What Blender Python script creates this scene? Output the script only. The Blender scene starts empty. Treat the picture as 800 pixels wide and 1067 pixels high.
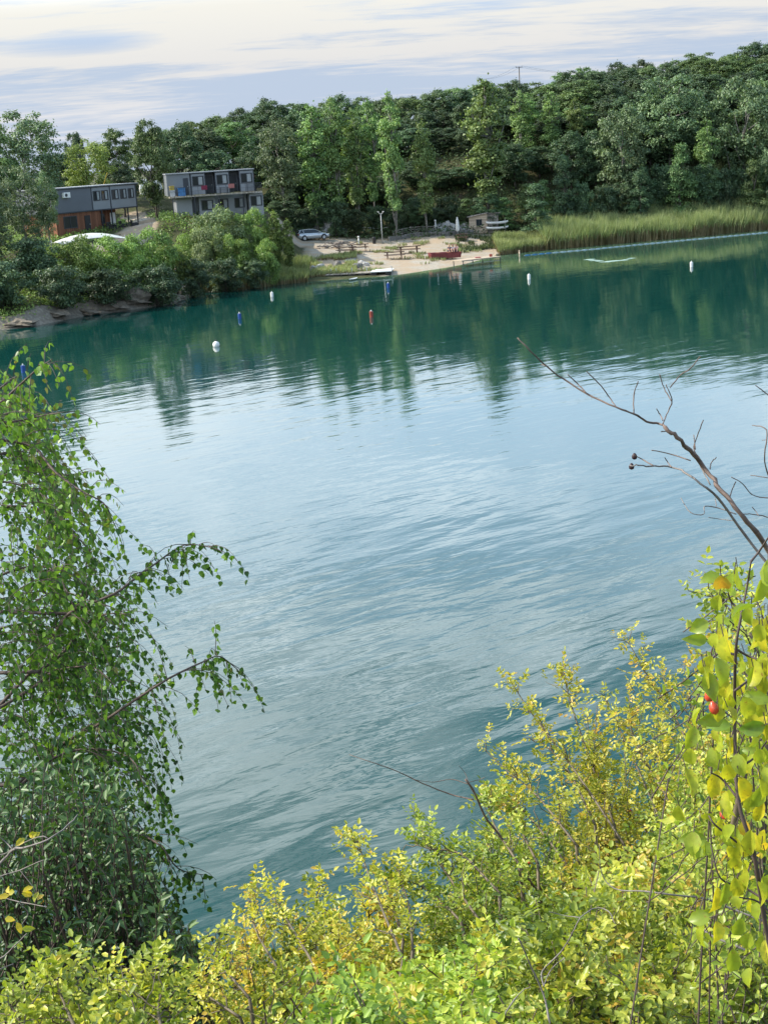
import bpy, math, random
import numpy as np
from mathutils import Vector, Matrix

# ------------------------------------------------------------------ camera, world, sun, exposure
F, CX, CY = 1540.0, 400.0, 533.5          # focal length and centre in photograph pixels (800 x 1067)
CAMH, PITCH, ROLL = 13.5, math.radians(13.6), math.radians(3.6)
scene = bpy.context.scene
COL = scene.collection
fw = np.array([0, math.cos(PITCH), -math.sin(PITCH)]); rt = np.array([1.0, 0, 0]); up = np.array([0, math.sin(PITCH), math.cos(PITCH)])
c_up = math.cos(ROLL)*up + math.sin(ROLL)*rt
c_rt = math.cos(ROLL)*rt - math.sin(ROLL)*up
def ray(px, py): return fw*F + (px-CX)*c_rt + (CY-py)*c_up
camd = bpy.data.cameras.new('camera'); cam = bpy.data.objects.new('camera', camd); COL.objects.link(cam)
camd.sensor_fit = 'VERTICAL'; camd.sensor_height = 36.0; camd.lens = F/1067*36
camd.clip_start = 0.05; camd.clip_end = 6000
M = Matrix(((c_rt[0], c_up[0], -fw[0]), (c_rt[1], c_up[1], -fw[1]), (c_rt[2], c_up[2], -fw[2])))
cam.matrix_world = Matrix.Translation((0, 0, CAMH)) @ M.to_4x4()
scene.camera = cam

SUN_AZ, SUN_EL = math.radians(-84), math.radians(40)      # azimuth clockwise from +Y
sd = bpy.data.lights.new('sun', 'SUN'); sd.energy = 4.8; sd.angle = math.radians(0.6); sd.color = (1.0, 0.93, 0.80)
so = bpy.data.objects.new('sun', sd); COL.objects.link(so)
sdir = Vector((math.sin(SUN_AZ)*math.cos(SUN_EL), math.cos(SUN_AZ)*math.cos(SUN_EL), math.sin(SUN_EL)))
so.rotation_euler = sdir.to_track_quat('Z', 'Y').to_euler()
scene.view_settings.view_transform = 'Standard'; scene.view_settings.look = 'None'
scene.view_settings.exposure = 0.50; scene.view_settings.gamma = 1.0

world = bpy.data.worlds.new('World'); scene.world = world; world.use_nodes = True
nt = world.node_tree; nt.nodes.clear()
def N(t, **kw):
    n = nt.nodes.new(t)
    for k, v in kw.items(): setattr(n, k, v)
    return n
def LK(a, b): nt.links.new(a, b)
def math_(op, a, b=None, c=None, clamp=False):
    n = N('ShaderNodeMath', operation=op); n.use_clamp = clamp
    for i, v in enumerate((a, b, c)):
        if v is None: continue
        if isinstance(v, (int, float)): n.inputs[i].default_value = v
        else: LK(v, n.inputs[i])
    return n.outputs[0]
def mixc(f, a, b, t='MIX'):
    n = N('ShaderNodeMix', data_type='RGBA', blend_type=t)
    for s, v in ((n.inputs[0], f), (n.inputs[6], a), (n.inputs[7], b)):
        if isinstance(v, (int, float)): s.default_value = v
        elif isinstance(v, tuple): s.default_value = (*v, 1)
        else: LK(v, s)
    return n.outputs[2]
def ramp(f, pts, interp='LINEAR'):
    n = N('ShaderNodeValToRGB'); n.color_ramp.interpolation = interp
    e = n.color_ramp.elements
    while len(e) < len(pts): e.new(0.5)
    for el, (p, c) in zip(e, pts):
        el.position = p; el.color = (c, c, c, 1) if isinstance(c, (int, float)) else (*c, 1)
    LK(f, n.inputs[0]); return n.outputs[0]
def noise(vec, scale, detail=4, rough=0.55, dist=0.0):
    n = N('ShaderNodeTexNoise'); n.inputs['Scale'].default_value = scale; n.inputs['Detail'].default_value = detail
    n.inputs['Roughness'].default_value = rough; n.inputs['Distortion'].default_value = dist
    if vec is not None: LK(vec, n.inputs['Vector'])
    return n.outputs[0]
def comb(x, y, z):
    n = N('ShaderNodeCombineXYZ')
    for i, v in enumerate((x, y, z)):
        if isinstance(v, (int, float)): n.inputs[i].default_value = v
        else: LK(v, n.inputs[i])
    return n.outputs[0]

sky = N('ShaderNodeTexSky', sky_type='NISHITA'); sky.sun_disc = False
sky.sun_elevation = SUN_EL; sky.sun_rotation = SUN_AZ; sky.dust_density = 1.5; sky.altitude = 100
tc = N('ShaderNodeTexCoord'); sp = N('ShaderNodeSeparateXYZ'); LK(tc.outputs['Generated'], sp.inputs[0])
zz = math_('MAXIMUM', sp.outputs[2], 0.0)
den = math_('ADD', zz, 0.10)
cu = math_('DIVIDE', sp.outputs[0], den); cv = math_('DIVIDE', sp.outputs[1], den)
n1 = noise(comb(math_('MULTIPLY', cu, 0.8), cv, 3.7), 0.75, 6, 0.55, 0.4)
n2 = noise(comb(math_('MULTIPLY', cu, 0.45), math_('MULTIPLY', cv, 1.3), 9.1), 2.2, 5, 0.6, 0.6)
n3 = noise(comb(math_('MULTIPLY', cu, 0.8), math_('MULTIPLY', cv, 2.2), 4.4), 5.0, 5, 0.6, 0.8)
nn = math_('ADD', math_('ADD', math_('MULTIPLY', n1, 0.46), math_('MULTIPLY', n2, 0.34)), math_('MULTIPLY', n3, 0.20))
elev = zz
# how much bright cloud there is at each height: little close to the horizon, broken streaks above
cov = ramp(elev, [(0.0, 0.0), (0.03, 0.02), (0.065, 0.09), (0.10, 0.14), (0.14, 0.14), (0.24, 0.065), (0.38, 0.06), (0.6, 0.03)])
cov = math_('ADD', cov, math_('MULTIPLY', sp.outputs[0], -0.10))
# one darker grey-blue cloud low on the left
gr = ray(78, 46); gu = gr[0]/gr[1]; gv = gr[2]/gr[1]
du = math_('DIVIDE', math_('SUBTRACT', math_('DIVIDE', sp.outputs[0], sp.outputs[1]), float(gu)), 0.062)
dv = math_('DIVIDE', math_('SUBTRACT', math_('DIVIDE', sp.outputs[2], sp.outputs[1]), float(gv)), 0.0085)
bl = math_('SUBTRACT', 1.35, math_('ADD', math_('ADD', math_('MULTIPLY', du, du), math_('MULTIPLY', dv, dv)), math_('MULTIPLY', n3, 0.7)), clamp=True)
bl = math_('MULTIPLY', bl, math_('GREATER_THAN', sp.outputs[1], 0.1))
cm = ramp(math_('ADD', nn, cov), [(0.515, 0.0), (0.655, 1.0)], 'EASE')
cm = math_('MULTIPLY', cm, math_('SUBTRACT', 1.0, bl, clamp=True))
base = ramp(elev, [(0.0, (3.8, 4.6, 5.9)), (0.03, (3.7, 4.5, 5.9)), (0.07, (3.7, 4.4, 5.7)), (0.105, (4.4, 5.5, 7.2)), (0.145, (9.6, 12.4, 15.4)), (0.24, (9.6, 13.2, 17.6)), (0.34, (3.8, 5.9, 8.4)), (0.5, (3.4, 5.2, 7.4))])
base = mixc(0.15, base, sky.outputs[0])
ccol = ramp(elev, [(0.0, (5.4, 5.6, 6.2)), (0.06, (5.7, 5.65, 5.6)), (0.10, (6.6, 6.5, 6.0)), (0.145, (12.0, 13.4, 14.6)), (0.24, (20.0, 22.0, 24.0)), (0.34, (29.0, 31.0, 32.5)), (0.5, (24.0, 25.5, 26.5))])
skyc = mixc(cm, base, ccol)
bg = N('ShaderNodeBackground'); bg.inputs[1].default_value = 0.1; LK(skyc, bg.inputs[0])
wo = N('ShaderNodeOutputWorld'); LK(bg.outputs[0], wo.inputs[0])

# ------------------------------------------------------------------ helpers
rng = np.random.default_rng(7)
def G(px, py, z=0.0):
    d = ray(px, py); t = (z-CAMH)/d[2]; return np.array([d[0]*t, d[1]*t, z])
def S(px, py, y):
    d = ray(px, py); t = y/d[1]; return np.array([d[0]*t, y, CAMH+d[2]*t])
def nrm(a): return a/np.maximum(np.linalg.norm(a, axis=-1, keepdims=True), 1e-9)
def tag(o, label=None, cat=None, group=None, kind=None):
    for k, v in (('label', label), ('category', cat), ('group', group), ('kind', kind)):
        if v: o[k] = v
    return o
def empty(name, loc, rz=0.0, label=None, cat=None, group=None):
    o = bpy.data.objects.new(name, None); COL.objects.link(o); o.location = loc; o.rotation_euler = (0, 0, rz); o.empty_display_size = 0.2
    return tag(o, label, cat, group)
def copy_tree(o, parent=None):
    c = o.copy(); COL.objects.link(c); c.parent = parent
    for ch in o.children: copy_tree(ch, c)
    return c
def link(name, me, mats, parent=None, smooth=False):
    for m in (mats if isinstance(mats, (list, tuple)) else [mats]): me.materials.append(m)
    o = bpy.data.objects.new(name, me); COL.objects.link(o)
    if parent is not None: o.parent = parent
    if smooth: me.polygons.foreach_set('use_smooth', [True]*len(me.polygons))
    return o
def np_mesh(name, V, loops, counts, mats, parent=None, attrs=None, smooth=False, mi=None):
    me = bpy.data.meshes.new(name)
    me.vertices.add(len(V)); me.vertices.foreach_set('co', np.asarray(V, np.float32).ravel())
    me.loops.add(len(loops)); me.loops.foreach_set('vertex_index', np.asarray(loops, np.int32))
    counts = np.asarray(counts, np.int32); me.polygons.add(len(counts))
    st = np.concatenate([[0], np.cumsum(counts)[:-1]]).astype(np.int32)
    me.polygons.foreach_set('loop_start', st)
    me.update(calc_edges=True)
    for k, (dom, arr) in (attrs or {}).items():
        a = me.attributes.new(k, 'FLOAT', dom); a.data.foreach_set('value', np.asarray(arr, np.float32))
    o = link(name, me, mats, parent, smooth)
    if mi is not None: me.polygons.foreach_set('material_index', np.asarray(mi, np.int32))
    return o
class MB:
    def __init__(s): s.v = []; s.f = []; s.m = []
    def add(s, vs, fs, mi=0):
        k = len(s.v); s.v += [tuple(map(float, v)) for v in vs]; s.f += [tuple(i+k for i in f) for f in fs]; s.m += [mi]*len(fs)
    def box(s, x0, x1, y0, y1, z0, z1, mi=0):
        s.add([(x0,y0,z0),(x1,y0,z0),(x1,y1,z0),(x0,y1,z0),(x0,y0,z1),(x1,y0,z1),(x1,y1,z1),(x0,y1,z1)],
              [(0,3,2,1),(4,5,6,7),(0,1,5,4),(1,2,6,5),(2,3,7,6),(3,0,4,7)], mi)
    def tube(s, pts, radii, n=6, mi=0, cap=True):
        pts = [np.asarray(p, float) for p in pts]
        if isinstance(radii, (int, float)): radii = [radii]*len(pts)
        k = len(s.v); ref = None
        for i, p in enumerate(pts):
            t = pts[min(i+1, len(pts)-1)]-pts[max(i-1, 0)]; t = t/max(np.linalg.norm(t), 1e-9)
            if ref is None: ref = np.array([0, 0, 1.0]) if abs(t[2]) < 0.9 else np.array([1.0, 0, 0])
            a = np.cross(t, ref); a /= max(np.linalg.norm(a), 1e-9); b = np.cross(t, a); ref = np.cross(a, t)
            for j in range(n):
                an = 2*math.pi*j/n; s.v.append(tuple(p+radii[i]*(math.cos(an)*a+math.sin(an)*b)))
        for i in range(len(pts)-1):
            for j in range(n):
                s.f.append((k+i*n+j, k+i*n+(j+1) % n, k+(i+1)*n+(j+1) % n, k+(i+1)*n+j)); s.m.append(mi)
        if cap:
            s.f.append(tuple(k+j for j in range(n-1, -1, -1))); s.m.append(mi)
            s.f.append(tuple(k+(len(pts)-1)*n+j for j in range(n))); s.m.append(mi)
    def lathe(s, prof, c=(0,0,0), n=14, mi=0):
        k = len(s.v)
        for r, z in prof:
            for j in range(n):
                a = 2*math.pi*j/n; s.v.append((c[0]+r*math.cos(a), c[1]+r*math.sin(a), c[2]+z))
        for i in range(len(prof)-1):
            for j in range(n):
                s.f.append((k+i*n+j, k+i*n+(j+1) % n, k+(i+1)*n+(j+1) % n, k+(i+1)*n+j)); s.m.append(mi)
        s.f.append(tuple(k+j for j in range(n-1, -1, -1))); s.m.append(mi)
        s.f.append(tuple(k+(len(prof)-1)*n+j for j in range(n))); s.m.append(mi)
    def build(s, name, mats, parent=None, smooth=False, bevel=0):
        me = bpy.data.meshes.new(name); me.from_pydata(s.v, [], s.f); me.update()
        o = link(name, me, mats, parent, smooth); me.polygons.foreach_set('material_index', s.m)
        if bevel:
            b = o.modifiers.new('bevel', 'BEVEL'); b.width = bevel; b.segments = 2; b.limit_method = 'ANGLE'
        return o

# ------------------------------------------------------------------ materials
def newmat(name):
    global nt
    m = bpy.data.materials.new(name); m.use_nodes = True; nt = m.node_tree; nt.nodes.clear(); return m
def out(sh):
    o = N('ShaderNodeOutputMaterial'); LK(sh, o.inputs[0])
def bsdf(col, rough=0.7, spec=0.4, metal=0.0, normal=None, **kw):
    b = N('ShaderNodeBsdfPrincipled')
    for k, v in (('Base Color', col), ('Roughness', rough), ('Specular IOR Level', spec), ('Metallic', metal)):
        s = b.inputs[k]
        if isinstance(v, tuple): s.default_value = (*v, 1)
        elif isinstance(v, (int, float)): s.default_value = v
        else: LK(v, s)
    if normal is not None: LK(normal, b.inputs['Normal'])
    for k, v in kw.items(): b.inputs[k].default_value = v
    return b.outputs[0]
def objco():
    t = N('ShaderNodeTexCoord'); return t.outputs['Object']
def geopos():
    return N('ShaderNodeNewGeometry').outputs['Position']
def bump(h, dist=0.02, strength=0.5):
    b = N('ShaderNodeBump'); b.inputs['Distance'].default_value = dist; b.inputs['Strength'].default_value = strength
    LK(h, b.inputs['Height']); return b.outputs[0]
def plain(name, col, rough=0.6, metal=0.0, var=0.25, scale=3.0, spec=0.4):
    m = newmat(name); v = objco(); n = noise(v, scale, 6, 0.65)
    dark = tuple(c*(1-var) for c in col); lite = tuple(min(1, c*(1+var*0.6)) for c in col)
    c = ramp(n, [(0.3, dark), (0.7, lite)])
    out(bsdf(c, rough, spec, metal)); return m
def planks(name, col, pitch=0.15, axis=0, rough=0.75):
    m = newmat(name); v = objco(); s = N('ShaderNodeSeparateXYZ'); LK(v, s.inputs[0])
    u = math_('DIVIDE', s.outputs[axis], pitch); fr = math_('FRACT', u); idx = math_('FLOOR', u)
    wn = N('ShaderNodeTexWhiteNoise', noise_dimensions='1D'); LK(idx, wn.inputs['W'])
    n = noise(v, 6, 5)
    k = math_('ADD', math_('MULTIPLY', wn.outputs[0], 0.5), math_('MULTIPLY', n, 0.5))
    c = ramp(k, [(0.2, tuple(x*0.6 for x in col)), (0.8, tuple(min(1, x*1.25) for x in col))])
    g = ramp(fr, [(0.0, 0.25), (0.06, 1.0), (0.94, 1.0), (1.0, 0.25)])
    c = mixc(1.0, c, g, 'MULTIPLY')
    out(bsdf(c, rough, 0.2, normal=bump(g, 0.01, 0.6))); return m
def leafmat(name, c0, c1, c2, c3=None, trans=0.35, objvar=0.25, rough=0.5, spec=0.35, spots=0):
    m = newmat(name)
    a = N('ShaderNodeAttribute', attribute_name='tint')
    pts = [(0.0, c0), (0.45, c1), (0.85, c2)] + ([(0.97, c3)] if c3 else [])
    c = ramp(a.outputs['Fac'], pts)
    oi = N('ShaderNodeObjectInfo')
    hv = N('ShaderNodeHueSaturation'); LK(c, hv.inputs['Color'])
    LK(math_('ADD', math_('MULTIPLY', oi.outputs['Random'], 0.035), 0.4825), hv.inputs['Hue'])
    LK(math_('ADD', math_('MULTIPLY', oi.outputs['Random'], objvar*2), 1-objvar), hv.inputs['Value'])
    hv.inputs['Saturation'].default_value = 1.0
    nz = noise(geopos(), 55.0 if rough < 0.48 else 0.55, 3)
    cc = mixc(1.0, hv.outputs[0], ramp(nz, [(0.3, 0.72), (0.7, 1.2)]), 'MULTIPLY')
    if spots:
        sn = noise(geopos(), 170.0, 4, 0.65); cc = mixc(ramp(sn, [(0.60, 0.0), (0.68, 0.75)]), cc, (0.30, 0.13, 0.03)); cc = mixc(ramp(noise(geopos(), 40.0, 2), [(0.42, 0.0), (0.62, 0.55)]), cc, (0.22, 0.30, 0.03))
    b = bsdf(cc, rough, spec)
    t = N('ShaderNodeBsdfTranslucent'); LK(mixc(1.0, cc, (1.15, 1.2, 0.55), 'MULTIPLY'), t.inputs[0])
    mx = N('ShaderNodeMixShader'); mx.inputs[0].default_value = trans; LK(b, mx.inputs[1]); LK(t.outputs[0], mx.inputs[2])
    out(mx.outputs[0]); return m

MT = {}
MT['bark'] = plain('bark', (0.10, 0.085, 0.07), 0.9, scale=8, var=0.5)
MT['bark_pale'] = plain('bark_pale', (0.19, 0.18, 0.16), 0.85, scale=6, var=0.5)
MT['stem'] = plain('stem', (0.085, 0.06, 0.05), 0.7, scale=20, var=0.4)
MT['rose_stem'] = plain('rose_stem', (0.14, 0.11, 0.07), 0.6, scale=15, var=0.5)
MT['dead'] = plain('dead_wood', (0.155, 0.11, 0.09), 0.75, scale=30, var=0.55)
MT['dead_grey'] = plain('dead_grey', (0.20, 0.175, 0.16), 0.8, scale=30, var=0.4)
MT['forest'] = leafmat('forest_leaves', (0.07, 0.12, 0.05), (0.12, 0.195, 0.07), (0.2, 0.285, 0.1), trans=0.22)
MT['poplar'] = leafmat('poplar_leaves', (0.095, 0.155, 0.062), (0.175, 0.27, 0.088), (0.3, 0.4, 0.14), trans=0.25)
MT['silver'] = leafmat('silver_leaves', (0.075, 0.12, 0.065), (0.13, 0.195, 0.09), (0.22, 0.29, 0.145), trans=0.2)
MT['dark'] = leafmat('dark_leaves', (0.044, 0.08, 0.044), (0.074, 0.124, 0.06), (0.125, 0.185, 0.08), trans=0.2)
MT['willow'] = leafmat('willow_leaves', (0.12, 0.156, 0.042), (0.204, 0.24, 0.066), (0.288, 0.324, 0.096), trans=0.3)
MT['palewillow'] = leafmat('pale_willow_leaves', (0.14, 0.19, 0.09), (0.22, 0.29, 0.13), (0.34, 0.42, 0.21), trans=0.3)
MT['shore'] = leafmat('shore_leaves', (0.095, 0.15, 0.045), (0.18, 0.265, 0.068), (0.29, 0.38, 0.11), trans=0.3)
MT['reed'] = leafmat('reed_blades', (0.22, 0.165, 0.095), (0.15, 0.195, 0.08), (0.32, 0.35, 0.155), trans=0.3, objvar=0.08)
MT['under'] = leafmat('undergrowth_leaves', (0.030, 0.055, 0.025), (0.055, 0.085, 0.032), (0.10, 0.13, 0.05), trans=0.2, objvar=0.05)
MT['birch'] = leafmat('birch_leaves', (0.02, 0.052, 0.014), (0.07, 0.145, 0.026), (0.26, 0.4, 0.055), (0.16, 0.15, 0.05), trans=0.42, objvar=0.05, spec=0.5, rough=0.4)  # dark-to-lime stops paint silhouetted leaves and backlit highlights
MT['sallow'] = leafmat('sallow_leaves', (0.03, 0.072, 0.024), (0.07, 0.138, 0.036), (0.16, 0.25, 0.075), trans=0.25, objvar=0.1, spec=0.5, rough=0.45)
MT['rose'] = leafmat('rose_leaves', (0.13, 0.19, 0.026), (0.36, 0.42, 0.048), (0.68, 0.62, 0.08), (0.60, 0.42, 0.06), trans=0.42, objvar=0.04, spec=0.5, rough=0.4)
MT['rosegreen'] = leafmat('rose_green_leaves', (0.085, 0.16, 0.026), (0.28, 0.38, 0.048), (0.58, 0.62, 0.09), (0.52, 0.40, 0.06), trans=0.40, objvar=0.04, spec=0.5, rough=0.4)
MT['yellowleaf'] = leafmat('yellowing_leaves', (0.16, 0.26, 0.03), (0.4, 0.44, 0.035), (0.68, 0.54, 0.03), (0.62, 0.30, 0.04), trans=0.42, objvar=0.03, spec=0.5, rough=0.4, spots=1)
MT['hip'] = plain('rose_hip', (0.55, 0.07, 0.03), 0.3, scale=40, spec=0.6)
MT['hip_dry'] = plain('dried_hip', (0.035, 0.016, 0.02), 0.6, scale=60)

# ------------------------------------------------------------------ the lake outline and the ground
def far_shore():
    px = [(-160, 356), (-60, 350), (0, 344), (30, 341), (60, 335), (90, 329), (120, 325), (150, 321), (175, 317), (188, 311), (200, 306), (230, 304),
          (262, 301), (290, 297), (320, 294), (345, 292), (372, 290), (400, 288), (425, 285), (450, 281), (470, 278), (485, 275), (503, 270), (520, 266),
          (545, 263), (575, 260), (610, 257), (640, 254), (680, 250.5), (720, 247), (760, 243), (800, 239), (860, 234), (960, 226), (1100, 214)]
    return [G(a, b)[:2] for a, b in px]
SH = far_shore()
LAKE = np.array([tuple(p) for p in SH] + [(135, 190), (128, 100), (85, 40), (40, 20), (18, 16.5), (0, 16.2), (-18, 16.8), (-45, 25), (-80, 60), (-80, 105)])
def sdist(x, y):
    P = np.stack([np.asarray(x, float).ravel(), np.asarray(y, float).ravel()], 1)
    A = LAKE; B = np.roll(LAKE, -1, 0); best = np.full(len(P), 1e18); ins = np.zeros(len(P), bool)
    for a, b in zip(A, B):
        e = b-a; w = P-a; t = np.clip((w@e)/(e@e), 0, 1); q = w-t[:, None]*e; best = np.minimum(best, (q**2).sum(1))
        c = ((a[1] > P[:, 1]) != (b[1] > P[:, 1]))
        if a[1] != b[1]:
            xi = (b[0]-a[0])*(P[:, 1]-a[1])/(b[1]-a[1])+a[0]; ins ^= c & (P[:, 0] < xi)
    d = np.sqrt(best); d[ins] *= -1
    return d.reshape(np.shape(x))
def sstep(t): t = np.clip(t, 0, 1); return t*t*(3-2*t)
def vnoise(x, y, s, seed=0):
    x = np.asarray(x, float)*s+seed*17.3; y = np.asarray(y, float)*s+seed*5.1
    xi = np.floor(x); yi = np.floor(y); fx = sstep(x-xi); fy = sstep(y-yi)
    def h(a, b): v = np.sin(a*127.1+b*311.7+seed*7.7)*43758.5453; return v-np.floor(v)
    return (h(xi, yi)*(1-fx)+h(xi+1, yi)*fx)*(1-fy)+(h(xi, yi+1)*(1-fx)+h(xi+1, yi+1)*fx)*fy
def Z(x, y, d=None):
    x = np.asarray(x, float); y = np.asarray(y, float)
    if d is None: d = sdist(x, y)
    rough = vnoise(x, y, 0.9, 1)*0.5+vnoise(x, y, 2.2, 2)*0.25
    bed = -np.minimum(np.abs(d)*0.16+0.02, 5.0)
    near = np.minimum(0.74*d, 11.9)
    near = near+rough*0.15*sstep(d/3)
    # left bank: low rock face then a terrace with the buildings
    xt = -17+4.8*sstep((y-165)/10); leftw = 1-sstep((x-xt)/(7-3.4*sstep((y-165)/10)))
    ll = 1.15*sstep(d/1.4)*(0.65+0.7*vnoise(x, y, 0.35, 5)) + 5.3*sstep((d-1.5)/20)
    ll = ll+1.15*(1-sstep((np.hypot(x+18, (y-183)*1.1)-6)/7))
    bs = 0.095+0.035*sstep((x-3)/8); beach = np.minimum(bs*d, 3.25)
    rr = 0.10*np.minimum(d, 14)+0.05*np.clip(d-14, 0, 30)
    rightw = sstep((x-20)/8)
    far = leftw*ll+(1-leftw)*((1-rightw)*beach+rightw*rr)
    Hh = np.interp(x, [-90, -45, -28, -12, 5, 25, 45, 80, 160], [2, 3.5, 4.5, 8.5, 9, 12, 14, 17, 20])
    y0 = np.interp(x, [-60, -25, 0, 25, 60, 120], [206, 206, 207, 207, 211, 226])
    far = far+Hh*sstep((y-y0)/26)
    far = far+rough*0.35*sstep(d/2)*(leftw*0.9+0.12+sstep((y-y0+6)/8))
    w = sstep((y-60)/40)
    land = near*(1-w)+far*w
    return np.where(d > 0, land, bed)

def axis(segs):
    a = []
    for lo, hi, st in segs: a += list(np.arange(lo, hi, st))
    a.append(segs[-1][1]); return np.array(a)
gx = axis([(-1500, -300, 150), (-300, -100, 20), (-100, -50, 4), (-50, 90, 0.7), (90, 150, 4), (150, 300, 25), (300, 1500, 150)])
gy = axis([(-400, -60, 40), (-60, -4, 6), (-4, 20, 0.5), (20, 100, 5), (100, 122, 2), (122, 250, 0.7), (250, 300, 4), (300, 500, 25), (500, 3000, 250)])
X, Y = np.meshgrid(gx, gy); D = sdist(X, Y); ZZ = Z(X, Y, D)
V = np.stack([X.ravel(), Y.ravel(), ZZ.ravel()], 1); nx = len(gx); ny = len(gy)
I = (np.arange(ny-1)[:, None]*nx+np.arange(nx-1)[None]).ravel()
loops = np.stack([I, I+1, I+nx+1, I+nx], 1).ravel()
Dr = D.ravel(); xr = X.ravel(); yr = Y.ravel()
# sand / gravel mask: beach, car park, and a track climbing past the buildings
def pathmask(pts, w):
    best = np.full(len(xr), 1e9)
    for a, b in zip(pts[:-1], pts[1:]):
        a = np.array(a[:2]); b = np.array(b[:2]); e = b-a; q = np.stack([xr, yr], 1)-a; t = np.clip((q@e)/(e@e), 0, 1)
        best = np.minimum(best, np.linalg.norm(q-t[:, None]*e, axis=1))
    return 1-sstep((best-w*0.6)/(w*0.8))
bx0 = G(318, 252, 2.7)[0]; bx1 = G(545, 262, 0.3)[0]
sand = sstep((xr-bx0+1)/2.5)*(1-sstep((xr-bx1+3)/4))*(yr > 120)*(1-sstep((yr-205)/4))*(Dr > -8)
sand = sand*(1-0.85*(1-sstep((Dr-4)/3))*(1-sstep((xr-G(388, 286)[0])/2)))
track = pathmask([G(322, 250, 2.9), G(300, 256, 2.6), G(262, 258, 2.6)], 2.2)
track2 = pathmask([S(112, 240, 172), S(145, 215, 178), S(150, 205, 195), S(135, 198, 212)], 1.9)
track3 = pathmask([S(178, 245, 168), S(200, 250, 166), S(225, 254, 166)], 1.3)
sand = np.clip(np.maximum.reduce([sand, track, track2, track3]), 0, 1)
leftw = 1-sstep((xr+17)/7.0)
rock = leftw*(1-sstep((Dr-1.0)/1.4))*(yr > 100)
m = newmat('ground_soil'); geo = geopos()
aS = N('ShaderNodeAttribute', attribute_name='sand').outputs['Fac']; aR = N('ShaderNodeAttribute', attribute_name='rock').outputs['Fac']
n_a = noise(geo, 0.35, 8, 0.6); n_b = noise(geo, 3.0, 8, 0.65); n_c = noise(geo, 14, 5, 0.6)
soil = ramp(n_a, [(0.35, (0.060, 0.062, 0.034)), (0.52, (0.085, 0.095, 0.04)), (0.68, (0.15, 0.115, 0.08))])
soil = mixc(0.5, soil, ramp(n_b, [(0.3, 0.3), (0.7, 0.75)]), 'MULTIPLY')
sandc = ramp(n_b, [(0.25, (0.26, 0.22, 0.17)), (0.5, (0.38, 0.335, 0.275)), (0.75, (0.46, 0.43, 0.385))])
sandc = mixc(ramp(n_a, [(0.42, 0.0), (0.58, 0.7)]), sandc, (0.38, 0.275, 0.18))
sandc = mixc(ramp(n_c, [(0.55, 0.0), (0.7, 0.45)]), sandc, (0.30, 0.27, 0.22))
rk = ramp(n_b, [(0.3, (0.17, 0.145, 0.12)), (0.5, (0.21, 0.185, 0.15)), (0.72, (0.33, 0.295, 0.25))])
ms = math_('MULTIPLY', aS, ramp(math_('ADD', aS, math_('MULTIPLY', n_b, 0.6)), [(0.55, 0.0), (0.85, 1.0)]))
c = mixc(ms, soil, sandc); c = mixc(ramp(math_('ADD', aR, math_('MULTIPLY', n_a, 0.7)), [(0.7, 0.0), (0.95, 1.0)]), c, rk)
out(bsdf(c, 0.95, 0.15, normal=bump(math_('ADD', n_b, math_('MULTIPLY', n_c, 0.4)), 0.12, 0.7)))
MT['ground'] = m
g = np_mesh('ground', V, loops, np.full(len(I), 4), MT['ground'], attrs={'sand': ('POINT', sand), 'rock': ('POINT', rock)}, smooth=True)
tag(g, kind='structure')

# water: one sheet, with the shallows paler where the pale bed lies just below
wx = axis([(-1500, -110, 200), (-110, 140, 2.0), (140, 1500, 200)]); wy = axis([(14, 110, 2.5), (110, 215, 1.0), (215, 240, 5)])
wx = axis([(-110, 140, 2.0)])
Xw, Yw = np.meshgrid(wx, wy); Dw = sdist(Xw, Yw)
Vw = np.stack([Xw.ravel(), Yw.ravel(), np.zeros(Xw.size)], 1); nw = len(wx)
keep = ((Dw[:-1, :-1] < 4)).ravel()
Iw = (np.arange(len(wy)-1)[:, None]*nw+np.arange(nw-1)[None]).ravel()[keep]
m = newmat('lake_water'); geo = geopos()
sh = N('ShaderNodeAttribute', attribute_name='shallow').outputs['Fac']
def wave(angle, ax, ay, scale, detail=3, rough=0.5, dist=0.2, off=0.0):
    mp = N('ShaderNodeMapping'); mp.inputs['Rotation'].default_value = (0, 0, -angle); LK(geo, mp.inputs['Vector'])
    mp2 = N('ShaderNodeMapping'); mp2.inputs['Scale'].default_value = (ax, ay, 1); mp2.inputs['Location'].default_value = (off, off, 0); LK(mp.outputs[0], mp2.inputs['Vector'])
    return noise(mp2.outputs[0], scale, detail, rough, dist)
w1 = wave(math.radians(38), 0.30, 1.0, 1.15, 3, 0.45, 0.35)
w2 = wave(math.radians(16), 0.28, 1.0, 2.6, 3, 0.5, 0.3, 3.0)
w3 = wave(math.radians(55), 0.45, 1.0, 0.45, 2, 0.5, 0.2, 7.0)
patch = ramp(noise(geo, 0.045, 3, 0.5, 0.5), [(0.35, 0.35), (0.65, 1.0)])
hgt = math_('ADD', math_('ADD', math_('MULTIPLY', w1, 0.033), math_('MULTIPLY', w2, 0.007)), math_('MULTIPLY', w3, 0.06))
hgt = math_('MULTIPLY', hgt, patch)
syy = N('ShaderNodeSeparateXYZ'); LK(geo, syy.inputs[0]); mr = N('ShaderNodeMapRange'); LK(syy.outputs[1], mr.inputs[0])
for i_, v_ in ((1, 28.0), (2, 110.0), (3, 1.0), (4, 0.42)): mr.inputs[i_].default_value = v_
hgt = math_('MULTIPLY', hgt, mr.outputs[0])          # the far half lies calm in the lee of the wood
bn = N('ShaderNodeBump'); bn.inputs['Distance'].default_value = 1.0; bn.inputs['Strength'].default_value = 1.0; LK(hgt, bn.inputs['Height'])
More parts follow.
